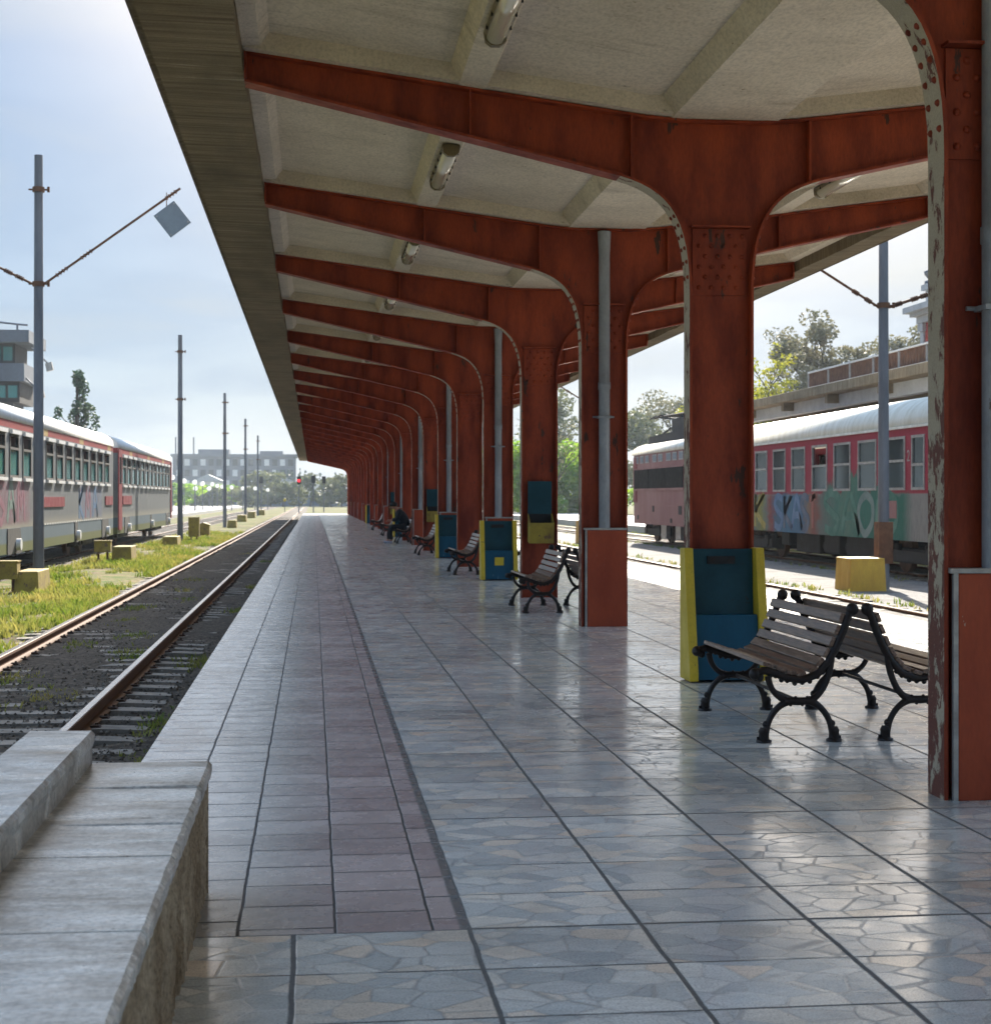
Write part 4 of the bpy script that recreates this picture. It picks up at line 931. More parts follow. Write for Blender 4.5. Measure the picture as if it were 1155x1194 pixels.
mb = MB(); mb.box(13.0, 14.9, 54.5, 57.2, .0, .44); part('equipment_box', mb, M['under'], lo)
# roof gear: rails, insulators, folded pantograph
mb = MB(); mb.box(13.0, 13.1, 52.5, 61.8, 3.50, 3.80); mb.box(13.2, 13.3, 53, 61.5, 3.62, 3.86); mb.box(14.5, 14.6, 53, 61.5, 3.62, 3.70)
for y in (53.4, 55, 56.6, 58.2, 59.8, 61.2):
    mb.box(13.1, 14.7, y - .05, y + .05, 3.56, 3.64)
    for x in (13.25, 14.55): mb.tube([(x, y, 3.68), (x, y, 3.74), (x, y, 3.80), (x, y, 3.86)], [.09, .05, .09, .05], 8)
part('roof_frame', mb, M['under'], lo)
mb = MB(); mb.box(13.15, 14.6, 54.9, 58.4, 3.72, 4.34); mb.tube([(13.5, 54.5, 3.7), (13.5, 54.5, 4.5)], .12, 8); mb.tube([(14.2, 54.5, 3.7), (14.2, 54.5, 4.5)], .12, 8); part('roof_equipment', mb, M['under'], lo)
mb = MB()
for x in (13.3, 14.5):
    mb.tube([(x, 60.6, 3.86), (x + .05, 57.6, 4.28), (x, 60.9, 4.52)], .055, 6); mb.tube([(x, 56.8, 4.48), (x, 62.2, 4.56)], .05, 6)
for y in (60.4, 61.4): mb.tube([(12.95, y, 4.46), (13.15, y, 4.58), (14.65, y, 4.58), (14.85, y, 4.46)], .035, 6)
mb.tube([(13.3, 57.6, 4.40), (14.5, 57.6, 4.40)], .05, 6); part('pantograph', mb, M['under'], lo)

# grey railcars on the left
def railcar(y0, y1, wins, label, gr, doors=()):
    t = thing('railcar', label, 'railcar', (-7.9, (y0 + y1) / 2, -.24), 0, 'grey railcars standing on the left')
    xa, xb = -6.5, -9.3
    mb = MB(); wall_open(mb, xa - .07, xa, y0, y1, .22, 3.10, wins, 1.88, 2.80); wall_open(mb, xb, xb + .07, y0, y1, .22, 3.10, wins, 1.88, 2.80)
    mb.box(xb + .071, xa - .071, y0 + .001, y0 + .07, .22, 3.1); mb.box(xb + .071, xa - .071, y1 - .07, y1 - .001, .22, 3.1); mb.box(xb + .071, xa - .071, y0 + .08, y1 - .08, .3, .8)
    part('body', mb, M['silver'], t)
    mb = MB(); mb.prism(roofprof(xb, xa, 3.105, 3.63, 14, .02), y0, y1, smooth=True); part('roof', mb, M['white'], t)
    for k, (a, b) in enumerate(wins):
        w = window(t, xa, 1, a, b, 1.88, 2.80, 2.50, M['tealglass'], M['darkglass'] if gr[k % len(gr)] else M['tealglass'], M['under'], .04, M['white'])
        window(t, xb, -1, a, b, 1.88, 2.80, 2.50, M['tealglass'], M['tealglass'], M['under'], .04)
        if k % 4 == 1:
            mb = MB(); mb.box(xa - .13, xa - .12, a + .03, b - .03, 1.9, 2.48); part('curtain', mb, M['teal'], t)
    return t
w1 = [(35.62 + 1.588 * k, 36.67 + 1.588 * k) for k in range(-4, 11)]
c1 = railcar(28.4, 53.7, w1, 'nearer grey railcar with teal windows, cut by the left picture edge', (1,))
w2 = [(56.15 + 1.531 * k, 57.2 + 1.531 * k) for k in range(12)]
c2 = railcar(54.9, 75.2, w2, 'farther grey railcar with a red end door', (0, 1, 0, 1, 0, 1, 0, 1, 0, 0, 0, 1))
mb = MB(); mb.box(-6.495, -6.47, 39.8, 43.2, 1.20, 1.45); part('red_panel', mb, M['darkred'], c1)
mb = MB(); mb.box(-6.495, -6.47, 51.6, 53.4, 1.20, 1.48); part('red_panel', mb, M['darkred'], c1)
mb = MB(); mb.box(-6.495, -6.47, 56.3, 58.9, 1.20, 1.50); part('red_panel', mb, M['darkred'], c2)
mb = MB(); mb.box(-6.495, -6.46, 54.95, 55.9, .35, 3.05); d = part('door', mb, M['darkred'], c2, 'dark red end door')
mb = MB(); mb.box(-6.459, -6.455, 55.15, 55.7, 1.9, 2.8); part('pane', mb, M['darkglass'], d)
mb = MB(); mb.box(-6.49, -6.46, 74.75, 75.2, .5, 3.05); part('end_post', mb, M['darkred'], c2)
mb = MB(); mb.box(-8.9, -6.9, 53.72, 54.88, .5, 3.2); part('gangway', mb, M['under'], c1)
for (c, ys) in ((c1, (30.6, 36.1, 45.4, 51.6)), (c2, (57.6, 66.0, 73.4))):
    for y in ys:
        s_ = .25 if abs(y - 45.4) < .1 or abs(y - 66) < .1 else .75
        mb = MB(); mb.prism([(y - s_, .2), (y + s_ * 1.3, .2), (y + s_, .76), (y - s_, .76)], -6.497, -6.482, axis='x'); r = part('recess', mb, M['black'], c)
        mb = MB(); mb.tube([(-6.48, y + s_ * .4, .40), (-6.38, y + s_ * .4, .40)], .13, 12); part('axle_cover', mb, M['white'], r)
for c, ys in ((c1, (33, 49.5)), (c2, (58.5, 71.5))):
    for y in ys: bogie(c, -7.95, y, M['under'])
mb = MB()
for k in range(30): mb.box(-6.498, -6.485, 38.9 + k * .4, 39.1 + k * .4, .765, .80)
part('step_trim', mb, M['white'], c1)
strokes(c1, -6.5 + .0, [(34.2, .9, .9, .9, pg['rose'], 'S'), (35.4, .9, .9, .9, pg['pale'], 'A'), (36.6, .9, .9, .9, pg['rose'], 'M'), (45.9, .85, .85, 1.1, pg['blue'], 'K'), (47.3, .85, .85, 1.1, pg['rose'], 'M'), (48.8, .85, .85, 1.1, pg['blue'], 'A')], 4)

# ------------------------------------------------------------------ far platform canopy, railing, station building
TX = 17.0
tc = thing('concrete_canopy', 'grey concrete canopy with bracket beams behind the red coach', 'canopy', (20, 60, 0))
mb = MB(); mb.box(TX, 24.5, 24, 66, 4.92, 5.24); part('slab', mb, M['band'], tc, bv=.02)
mb = MB(); mb.box(TX + .55, TX + .85, 24, 66, 4.50, 4.915); mb.box(22.2, 22.5, 24, 66, 4.5, 4.915); part('beam', mb, M['stone'], tc)
for k in range(8):
    y = 27 + k * 5.1; mb = MB(); mb.box(TX + .86, 22.19, y, y + .3, 4.52, 4.91); mb.box(TX + .15, TX + .545, y, y + .3, 4.62, 4.915); part('bracket', mb, M['band'], tc)
for k in range(4):
    y = 27.05 + k * 10.2; mb = MB(); mb.box(20.0, 20.35, y, y + .35, 0.0, 4.515); part('pillar', mb, M['stone'], tc)
rl = thing('railing', 'rusty panelled railing on top of the grey concrete canopy', 'railing', (TX + .3, 48, 5.24))
for k in range(11):
    y = 33.0 + k * 2.2
    mb = MB(); mb.box(TX + .25, TX + .31, y - .03, y + .03, 5.24, 5.86); part('post', mb, M['white' if k < 5 else 'trim'], rl)
    if k == 10: break
    if k >= 4:
        mb = MB(); nn = 9
        for q in range(nn): mb.box(TX + .27, TX + .29, y + .06 + q * (2.08 / nn), y + .06 + (q + .82) * (2.08 / nn), 5.30, 5.78)
        part('panel', mb, M['rust'], rl)
    else:
        mb = MB()
        for q in range(16): mb.box(TX + .27, TX + .29, y + .08 + q * .132, y + .10 + q * .132, 5.30, 5.78)
        part('bars', mb, M['white'], rl)
mb = MB(); mb.box(TX + .24, TX + .32, 33, 55, 5.79, 5.84); mb.box(TX + .25, TX + .31, 33, 55, 5.27, 5.30); part('handrail', mb, M['white'], rl)

sb = thing('station_building', 'red station building with pale blue cornices and urn', 'building', (34, 60, 0))
bx, by = 25.95, 66.6
mb = MB(); mb.box(bx, 46, 48, by, -.3, 9.05); part('wall', mb, M['redwall'], sb)
mb = MB(); mb.box(bx - .08, bx + .26, by - .3, by + .08, 0, 8.9); mb.box(bx - .16, bx + .34, by - .4, by + .16, 8.55, 8.9); part('pilaster', mb, M['stone'], sb)
mb = MB(); mb.box(bx - .2, 46.2, 47.8, by + .2, 8.905, 9.2); mb.box(bx - .42, 46.5, 47.4, by + .42, 9.205, 9.36); mb.box(bx - .65, 46.9, 47.1, by + .65, 9.365, 9.62); part('cornice', mb, M['stone'], sb)
mb = MB(); mb.box(bx + .1, 45.5, 48.5, by - .1, 9.625, 10.3); mb.box(bx - .05, 45.7, 48.3, by + .05, 10.305, 10.55); part('attic', mb, M['stone'], sb)
mb = MB(); mb.prism([(bx + .5, 10.555), (45, 10.555), (42, 14.0), (31, 14.0)], 49, by - .8); part('roof', mb, M['redroof'], sb)
mb = MB(); mb.tube([(bx + .3, by - .35, 10.55), (bx + .3, by - .35, 10.68), (bx + .3, by - .35, 10.75), (bx + .3, by - .35, 10.95), (bx + .3, by - .35, 11.1), (bx + .3, by - .35, 11.2), (bx + .3, by - .35, 11.34)], [.34, .34, .14, .32, .36, .14, .05], 12); part('urn', mb, M['pole'], sb)
for k in range(4):
    y = 50.5 + k * 4
    mb = MB(); mb.box(bx - .06, bx - .002, y, y + 1.5, 5.2, 7.7); w = part('window', mb, M['stone'], sb); mb = MB(); mb.box(bx - .07, bx - .062, y + .15, y + 1.35, 5.35, 7.55); part('pane', mb, M['darkglass'], w)

# control tower at the left edge
tw = thing('control_tower', 'grey yard tower with floodlights rising behind the railcar roof', 'tower', (-17.2, 90, -.3))
mb = MB(); X0, X1 = -20.5, -15.75
for (a, b, z0, z1, mi) in ((-19.5, -16.3, -.3, 6.6, 0), (-20.2, -15.85, 6.605, 7.75, 1), (-20.6, -15.55, 7.755, 8.72, 0), (-20.0, -16.15, 8.725, 9.84, 1), (-20.9, -15.25, 9.845, 10.5, 0)):
    mb.box(a, b, 90 - (b - a) / 2 - .0 + 2, 90 + (b - a) / 2 + 2, z0, z1, mi)
part('shaft', mb, [M['grey_bldg'], M['under']], tw)
for (z0, z1, x) in ((8.78, 9.78, -16.15), (6.75, 7.65, -15.85)):
    mb = MB()
    yf = 90.075 if z0 > 8 else 89.825
    for k in range(6): mb.box(x - 3.7 + k * .62, x - 3.7 + k * .62 + .48, yf - .05, yf - .003, z0 + .12, z1 - .12)
    part('window', mb, M['tealglass'], tw)
for (x, z, ex, ez) in ((-15.25, 9.6, -14.3, 8.7), (-15.6, 8.0, -14.75, 7.2)):
    mb = MB(); mb.tube([(x, 90, z), (ex, 90, ez)], .05, 6); a = part('bracket', mb, M['pole'], tw); mb = MB(); mb.obox((ex, 90, ez - .12), (.17, 0, .05), (0, .15, 0), (-.05, 0, .22)); part('floodlight', mb, M['trim'], a)
mb = MB(); mb.tube([(-16.0, 90, 10.5), (-16.0, 90, 10.9)], .06, 6); mb.tube([(-17.6, 90, 11.05), (-16.0, 90, 10.88), (-15.45, 90, 10.84)], .06, 6); mb.tube([(-17.2, 89.6, 10.5), (-15.7, 89.5, 9.9)], .04, 6); part('antenna', mb, M['pole'], tw)

# ------------------------------------------------------------------ far background (left)
bb = thing('office_block', 'long grey office block on the horizon past the railcars', 'building', (-20, 425, 0))
mb = MB(); mb.box(-36.3, -4.6, 425, 440, -.5, 12.2); part('wall', mb, M['grey_bldg'], bb)
mb = MB(); mb.box(-36.8, -4.2, 424.5, 440.5, 12.205, 12.9); mb.box(-30, -22, 428, 436, 12.905, 14.2); mb.box(-14, -8, 428, 436, 12.905, 13.8); part('roof', mb, M['grey_bldg'], bb)
for fl in range(4):
    for k in range(15):
        mb = MB(); mb.box(-35.3 + k * 2.05, -34.0 + k * 2.05, 424.85, 424.99, 1.6 + fl * 2.75, 3.3 + fl * 2.75); part('window', mb, M['white' if (k * 7 + fl * 3) % 5 < 2 else 'darkglass'], bb)
for x in (-35.6, -31.0):
    mb = MB(); mb.tube([(x, 426, 12.9), (x, 426, 17.3)], .22, 6); part('mast', mb, M['pole'], bb)
fn = thing('sheet_fence', 'long blue grey sheet fence across the end of the yard', 'fence', (-6, 340, -.36))
mb = MB(); mb.box(-22, 14, 340, 340.15, -.36, 1.95); part('sheet_panel', mb, M['fence'], fn)
for k in range(14):
    mb = MB(); mb.box(-21.9 + k * 2.75, -21.7 + k * 2.75, 339.85, 339.995, -.36, 2.1); part('post', mb, M['fence'], fn)
lamps = [(201, 556.7), (214.7, 561), (227, 562.3), (227.8, 569.6), (236.1, 564), (243.8, 569.6), (247.5, 564.8), (253.3, 566.5), (259, 567.5), (270, 568.2), (283, 569.6), (297.4, 569.6), (312, 571.3)]
for k, (u, v) in enumerate(lamps):
    Y = 175 + 6 * k; p = atY(u, v, Y)
    t = thing('street_lamp', '%s globe street lamp from the left, among those before the fence' % ORD[k], 'street lamp', (p.x, Y, -.36), 0, 'white globe lamps in the distance')
    mb = MB(); mb.tube([(p.x, Y, -.36), (p.x, Y, p.z - .2)], [.07, .05], 8); part('post', mb, M['pole'], t); mb = MB(); mb.sphere((p.x, Y, p.z), .28, 14, 10); part('globe', mb, M['globe'], t)
for k, (u, vt, col, lab) in enumerate(((348.5, 560, 1, 'railway signal showing a red light at the platform end'), (365.3, 559, 0, 'dark railway signal right of the red one'), (377.5, 559.5, 0, 'dark railway signal nearest the canopy corner'), (304.5, 559.5, 0, 'small dark railway signal left of the red one'))):
    Y = 190 + 8 * k; p = atY(u, vt, Y)
    t = thing('railway_signal', lab, 'railway signal', (p.x, Y, -.36), 0, 'railway signals at the far end')
    mb = MB(); mb.tube([(p.x, Y, -.36), (p.x, Y, p.z)], .07, 8); part('post', mb, M['pole'], t)
    mb = MB(); mb.box(p.x - .24, p.x + .24, Y - .12, Y + .1, p.z - .45, p.z + .45); h = part('head', mb, M['black'], t)
    if col: mb = MB(); mb.tube([(p.x, Y - .125, p.z - .05), (p.x, Y - .16, p.z - .05)], .16, 14); part('lens', mb, M['redlamp'], h)
p = atY(332, 583, 205.)
t = thing('track_marker', 'small round yellow marker on a stub post by the far fence', 'marker', (p.x, 205, -.36))
mb = MB(); mb.tube([(p.x, 205, -.36), (p.x, 205, p.z)], .05, 6); part('post', mb, M['pole'], t); mb = MB(); mb.sphere((p.x, 205, p.z), .2, 12, 8); part('disc', mb, M['yellow'], t)
def house(u0, u1, v, Y, lab, h=4.5, rf='redroof'):
    a, b = atY(u0, v, Y), atY(u1, v, Y); zt = a.z; w = b.x - a.x
    t = thing('house', lab, 'house', ((a.x + b.x) / 2, Y, -.36), 0, 'pitched roof houses beyond the fence')
    mb = MB(); mb.box(a.x + w * .08, b.x - w * .08, Y, Y + 9, -.36, zt - w * .22); part('wall', mb, M['white'], t)
    mb = MB(); mb.prism([(a.x, zt - w * .22 + .003), (b.x, zt - w * .22 + .003), ((a.x + b.x) / 2, zt)], Y - .4, Y + 9.4); part('roof', mb, M[rf], t)
house(318, 343, 556, 385, 'pitched roof house left of the red signal', rf='stone'); house(352, 374, 556, 390, 'pitched roof house right of the red signal', rf='fence'); house(384, 404, 562, 370, 'white house half hidden by the canopy corner', rf='white'); house(222, 262, 553, 395, 'low pale hall before the office block', rf='stone')

# ------------------------------------------------------------------ trees
def crown_mesh(blobs, n, size, mat, seed, flat=.0):
    rnd = random.Random(seed); mb = MB(); tot = sum(b[3] * b[4] * b[5] for b in blobs)
    for (cx, cy, cz, rx, ry, rz) in blobs:
        k = max(6, int(n * rx * ry * rz / tot))
        for _ in range(k):
            while True:
                d = Vector((rnd.uniform(-1, 1), rnd.uniform(-1, 1), rnd.uniform(-1, 1)))
                if .25 < d.length < 1: break
            d = d * (d.length ** -.35)
            if d.length > 1.05: d.normalize()
            p = Vector((cx + d.x * rx, cy + d.y * ry, cz + d.z * rz)); a = Vector((rnd.gauss(0, 1), rnd.gauss(0, 1), rnd.gauss(0, .7))).normalized(); b = a.orthogonal().normalized(); b = (b * math.cos(1.3 * k) + a.cross(b) * math.sin(rnd.uniform(0, 6))).normalized(); s = size * rnd.uniform(.5, 1.25)
            mb.add([p - a * s, p + b * s * .55, p + a * s, p - b * s * .55], [(0, 1, 2, 3)])
    return mb
def limbs(mb, base, h, r, spread, rnd, depth=2):
    top = Vector(base) + Vector((rnd.uniform(-.08, .08) * h, rnd.uniform(-.08, .08) * h, h * .62))
    mb.tube([base, Vector(base).lerp(top, .5) + Vector((rnd.uniform(-.03, .03) * h, 0, 0)), top], [r, r * .75, r * .45], 7); ends = []
    def grow(p, d, L, rr, k):
        q = p + d * L; mb.tube([p, p.lerp(q, .5) + Vector((rnd.gauss(0, .04), rnd.gauss(0, .04), rnd.gauss(0, .03))) * L, q], [rr, rr * .75, rr * .45], 5); ends.append(q)
        if k:
            for _ in range(3): grow(q if rnd.random() < .6 else p.lerp(q, .6), (d + Vector((rnd.gauss(0, .5), rnd.gauss(0, .5), rnd.uniform(-.1, .5)))).normalized(), L * rnd.uniform(.5, .75), rr * .5, k - 1)
    for _ in range(6):
        a = rnd.uniform(0, 6.28); p = Vector(base).lerp(top, rnd.uniform(.45, 1)); grow(p, Vector((math.cos(a) * spread, math.sin(a) * spread, rnd.uniform(.5, 1))).normalized(), h * rnd.uniform(.18, .28), r * .4, depth)
    return ends
def tree(u, Y, vtop, w, label, leaf, n, size, seed, depth=1, dens=1., name='tree', blobk=9, low=.25):
    rnd = random.Random(seed); p = atY(u, V0, Y); x = p.x; zt = atY(u, vtop, Y).z; h = zt + .36
    t = thing(name, label, 'tree', (x, Y, -.36), 0, 'trees beyond the tracks')
    mb = MB(); ends = limbs(mb, (x, Y, -.37), h, h * .022 + .03, w / h * 1.2, rnd, depth); part('trunk', mb, M['bark'], t)
    blobs = []
    for k in range(blobk):
        a = rnd.uniform(0, 6.28); rr = w * .5 * rnd.uniform(.1, .8); z = -.36 + h * rnd.uniform(low + .1, .86); s = rnd.uniform(.16, .30)
        blobs.append((x + math.cos(a) * rr, Y + math.sin(a) * rr, z, w * s, w * s, min(h * .17, w * s * .8)))
    blobs.append((x, Y, zt - h * .13, w * .22, w * .22, h * .13)); 
    if depth >= 2: blobs = [(e.x, e.y, e.z, w * .10, w * .10, w * .09) for e in ends if e.z > h * .25] + [(b[0], b[1], b[2], b[3] * .8, b[4] * .8, b[5] * .8) for b in blobs[::2]]
    part('crown', crown_mesh(blobs, n, size, M[leaf], seed), M[leaf], t); return t
# right side
tree(616, 150, 512, 8.0, 'lush green bushy tree left of the wall bin column', 'leaf_lush', 5000, .30, 1, low=.02, blobk=14)
tree(655, 152, 512, 8.5, 'lush green bushy tree seen between two columns right of the wall bin', 'leaf_lush', 5000, .30, 2, low=.02, blobk=14)
tree(690, 150, 520, 7.0, 'lush green tree mostly hidden behind the drainpipe column', 'leaf_lush', 3000, .30, 3, low=.02, blobk=12)
tree(585, 158, 505, 7.0, 'lush green tree showing only in narrow gaps between the columns', 'leaf_lush', 2500, .30, 4, low=.02, blobk=12)
tree(650, 185, 452, 9.5, 'tall grey green tree rising behind the lush bushes', 'leaf_grey', 3800, .28, 5, 1, low=.2, blobk=12)
tree(700, 180, 470, 8.5, 'grey green tree mostly behind the drainpipe column', 'leaf_grey', 3000, .28, 6, 1, low=.2)
tree(745, 172, 474, 9.0, 'grey green tree above the end of the pink locomotive', 'leaf_grey', 4200, .28, 7, 1, low=.15, blobk=12)
tree(795, 150, 448, 8.5, 'thin leaved spring tree above the locomotive pantograph', 'leaf_spring', 6000, .17, 8, 2)
tree(640, 120, 478, 5.0, 'bare twiggy tree in the gap left of the drainpipe column', 'leaf_spring', 260, .10, 9, 2)
tree(815, 100, 448, 3.6, 'small lime yellow tree behind the second column', 'leaf_lime', 1700, .16, 10, 1, low=.3)
tree(884, 98, 452, 4.0, 'lime yellow tree at the left end of the grey concrete canopy', 'leaf_lime', 1500, .14, 11, 1, low=.3)
tree(905, 100, 420, 5.0, 'lime tipped spring tree over the grey concrete canopy', 'leaf_lime', 2500, .14, 12, 2)
tree(938, 104, 388, 6.0, 'slender grey spring tree left of the railing', 'leaf_spring', 6500, .16, 13, 2)
tree(980, 106, 374, 7.0, 'tallest grey spring tree above the rusty railing', 'leaf_spring', 9000, .17, 14, 2)
tree(1018, 104, 378, 6.0, 'grey spring tree left of the nearest right pole', 'leaf_spring', 7500, .16, 15, 2)
tree(1046, 108, 400, 5.0, 'low spring tree between the right pole and the station building', 'leaf_lime', 2500, .14, 16, 2)
tree(870, 120, 455, 7., 'grey green tree behind the second column and coach roof', 'leaf_grey', 2400, .2, 17, 1)
# left side: poplar behind the railcar roof
t = thing('poplar_tree', 'dark pointed poplar tree behind the railcar roof', 'tree', (-12.0, 84, -.36))
rnd = random.Random(31); mb = MB(); mb.tube([(-12, 84, -.37), (-12, 84, 4), (-11.95, 84, 7.6)], [.22, .15, .04], 8); bl = []
for k in range(34):
    z = rnd.uniform(1.0, 7.6); rr = 1.35 * (1 - max(0, (z - 4.8)) / 4.2) * rnd.uniform(.15, 1); a = rnd.uniform(0, 6.28); bl.append((-12 + rr * math.cos(a), 84 + rr * math.sin(a), z, .22, .22, .42))
    mb.tube([(-12, 84, z - .9), (-12 + rr * math.cos(a), 84 + rr * math.sin(a), z)], [.04, .015], 5)
part('trunk', mb, M['bark'], t); part('crown', crown_mesh(bl, 2600, .11, M['leaf_poplar'], 5), M['leaf_poplar'], t)
# far left greenery
for k, (u, Y, vt, w, leaf) in enumerate(((208, 300, 563, 9, 'leaf_lush'), (226, 310, 566, 8, 'leaf_lush'), (246, 305, 568, 9, 'leaf_grey'), (268, 312, 566, 9, 'leaf_lush'), (288, 305, 567, 8, 'leaf_grey'), (304, 320, 548, 9, 'leaf_grey'), (316, 330, 551, 8, 'leaf_grey'), (330, 320, 562, 8, 'leaf_grey'), (362, 330, 552, 8, 'leaf_grey'), (386, 325, 556, 9, 'leaf_grey'), (398, 320, 552, 8, 'leaf_grey'))):
    tree(u, Y, vt, w, '%s broad tree from the left in the hazy row behind the globe lamps' % ORD[k], leaf, 700, .55, 60 + k, 1, low=.05, blobk=8)
for k, (u, vt, w) in enumerate(((323, 549, 3.2), (329.5, 550, 3), (336, 548.5, 3.2), (341, 551, 3), (349.5, 547.5, 3.4), (356, 550, 3), (373, 552, 3), (391, 553, 3))):
    Y = 410 + k; p = atY(u, vt, Y)
    t = thing('conifer', '%s pointed conifer from the left on the far skyline' % ORD[k], 'tree', (p.x, Y, -.36), 0, 'conifers on the far skyline')
    mb = MB(); mb.tube([(p.x, Y, -.37), (p.x, Y, p.z - .5)], [.25, .05], 6); part('trunk', mb, M['bark'], t)
    bl = [(p.x, Y, p.z * (.2 + .8 * q / 7) - .3, w * .5 * (1.05 - q / 7), w * .5 * (1.05 - q / 7), .7) for q in range(8)]; part('crown', crown_mesh(bl, 420, .5, M['leaf_dark'], 90 + k), M['leaf_dark'], t)

# ------------------------------------------------------------------ seated person
PYc = Y0C + SP * 8.5 - .45
pe = thing('person', 'person in black jacket and trousers hunched forward on a bench', 'person', (2.75, PYc, 0))
def skin(name, nodes, edges, mat, root=0, sub=2):
    me = bpy.data.meshes.new(name); me.from_pydata([Vector(n[:3]) for n in nodes], edges, []); me.materials.append(mat)
    o = link(name, me, pe); m = o.modifiers.new('skin', 'SKIN'); sv = me.skin_vertices[0].data
    for i, n in enumerate(nodes):
        r = n[3]; sv[i].radius = r if isinstance(r, tuple) else (r, r); sv[i].use_root = (i == root)
    m.use_smooth_shade = True; s = o.modifiers.new('sub', 'SUBSURF'); s.levels = sub; s.render_levels = sub; return o
# local coordinates: origin on the ground under the seat, facing -X
hip = .50
body = [(.12, 0, hip, .13), (.10, 0, .66, .13), (.02, 0, .84, .14), (-.10, 0, .99, .13), (-.17, 0, 1.08, .055), (-.22, 0, 1.13, .07), (-.27, 0, 1.17, .098), (-.33, 0, 1.13, .075),
        (-.06, -.19, .98, .062), (-.16, -.25, .76, .05), (-.34, -.10, .72, .036), (-.06, .19, .98, .062), (-.16, .25, .76, .05), (-.34, .10, .72, .036),
        (.06, -.10, hip, .09), (-.33, -.11, .53, .066), (-.36, -.10, .30, .05), (-.31, -.10, .10, .038), (-.42, -.11, .05, .03), (.06, .10, hip, .09), (-.33, .13, .53, .066), (-.40, .13, .30, .05), (-.40, .13, .10, .038), (-.51, .14, .05, .03)]
be = [(0, 1), (1, 2), (2, 3), (3, 4), (4, 5), (5, 6), (6, 7), (3, 8), (8, 9), (9, 10), (3, 11), (11, 12), (12, 13), (0, 14), (14, 15), (15, 16), (16, 17), (17, 18), (0, 19), (19, 20), (20, 21), (21, 22), (22, 23)]
skin('body', body, be, M['skin'])
jk = [(.13, 0, hip + .02, .165), (.11, 0, .66, .165), (.03, 0, .84, .175), (-.08, 0, .98, .15), (-.14, 0, 1.05, .085), (-.05, -.20, .98, .085), (-.15, -.26, .76, .07), (-.30, -.13, .72, .055), (-.05, .20, .98, .085), (-.15, .26, .76, .07), (-.30, .13, .72, .055)]
skin('jacket', jk, [(0, 1), (1, 2), (2, 3), (3, 4), (3, 5), (5, 6), (6, 7), (3, 8), (8, 9), (9, 10)], M['jacket'])
tr = [(.12, 0, hip, .155), (.05, -.10, hip, .11), (-.33, -.11, .53, .082), (-.36, -.10, .30, .068), (-.31, -.10, .11, .06), (.05, .10, hip, .11), (-.33, .13, .53, .082), (-.40, .13, .30, .068), (-.40, .13, .11, .06)]
skin('trousers', tr, [(0, 1), (1, 2), (2, 3), (3, 4), (0, 5), (5, 6), (6, 7), (7, 8)], M['trousers'])
for s, (x, y) in ((0, (-.31, -.10)), (1, (-.40, .13))):
    skin('shoe', [(x + .03, y, .045, .045), (x - .08, y, .045, .048), (x - .17, y - .005, .036, .036)], [(0, 1), (1, 2)], M['shoe'])
mb = MB(); mb.sphere((-.255, 0, 1.215), .112, 14, 10, 0, (1.08, .92, .82)); mb.sphere((-.30, 0, 1.22), .08, 12, 8, 0, (1.1, 1.1, .7)); link('hair', mb.mesh('hair', M['hair']), pe)
for s in (-1, 1):   # hands folded in front: palm, four fingers, thumb
    y = s * .055; x = -.40; z = .715
    mb = MB(); mb.tube([(-.345, s * .095, .72), (x + .01, y * 1.1, z), (x - .03, y, z - .006)], [.026, .036, .032], 8)
    for f in range(4):
        fy = y + (f - 1.5) * .017; L = (.062, .072, .068, .054)[f]; mb.tube([(x - .03, fy, z), (x - .03 - L * .6, fy, z - .012), (x - .03 - L * .8, fy, z - .045)], [.009, .0085, .007], 6)
    mb.tube([(x, y - s * .03, z + .012), (x - .03, y - s * .05, z + .02), (x - .055, y - s * .05, z + .012)], [.011, .010, .008], 6)
    link('hand', mb.mesh('hand', M['skin']), pe)
mb = MB()
for s in (-1, 1): mb.sphere((-.352, s * .034, 1.135), .013, 8, 6)
mb.tube([(-.362, 0, 1.155), (-.383, 0, 1.115), (-.362, 0, 1.10)], [.010, .015, .012], 6); link('face', mb.mesh('face', M['skin']), pe)

# ------------------------------------------------------------------ light, sky, camera
AZ, EL = R(12.5), R(31.)
sd = Vector((math.sin(AZ) * math.cos(EL), math.cos(AZ) * math.cos(EL), math.sin(EL)))
L = bpy.data.lights.new('sun', 'SUN'); L.energy = 5.0; L.angle = R(.5); L.color = (1, .93, .82)
so = link('sun', L); so.rotation_euler = sd.to_track_quat('Z', 'Y').to_euler()
w = bpy.data.worlds.new('World'); scene.world = w; w.use_nodes = True; nt = w.node_tree; bg = nt.nodes['Background']
sky = nt.nodes.new('ShaderNodeTexSky'); sky.sky_type = 'NISHITA'; sky.sun_disc = False; sky.sun_elevation = EL; sky.sun_rotation = AZ; sky.air_density = 1.0; sky.dust_density = .6; sky.ozone_density = 1.5
tc_ = nt.nodes.new('ShaderNodeTexCoord'); sp = nt.nodes.new('ShaderNodeSeparateXYZ'); nt.links.new(tc_.outputs['Generated'], sp.inputs[0])
def mth(op, a, b, clamp=False):
    n = nt.nodes.new('ShaderNodeMath'); n.operation = op; n.use_clamp = clamp
    for k, v in enumerate((a, b)):
        if isinstance(v, bpy.types.NodeSocket): nt.links.new(v, n.inputs[k])
        else: n.inputs[k].default_value = v
    return n.outputs[0]
zz = mth('ADD', mth('MAXIMUM', sp.outputs[2], 0.), .12)
cb = nt.nodes.new('ShaderNodeCombineXYZ'); nt.links.new(mth('DIVIDE', sp.outputs[0], zz), cb.inputs[0]); nt.links.new(mth('DIVIDE', sp.outputs[1], zz), cb.inputs[1])
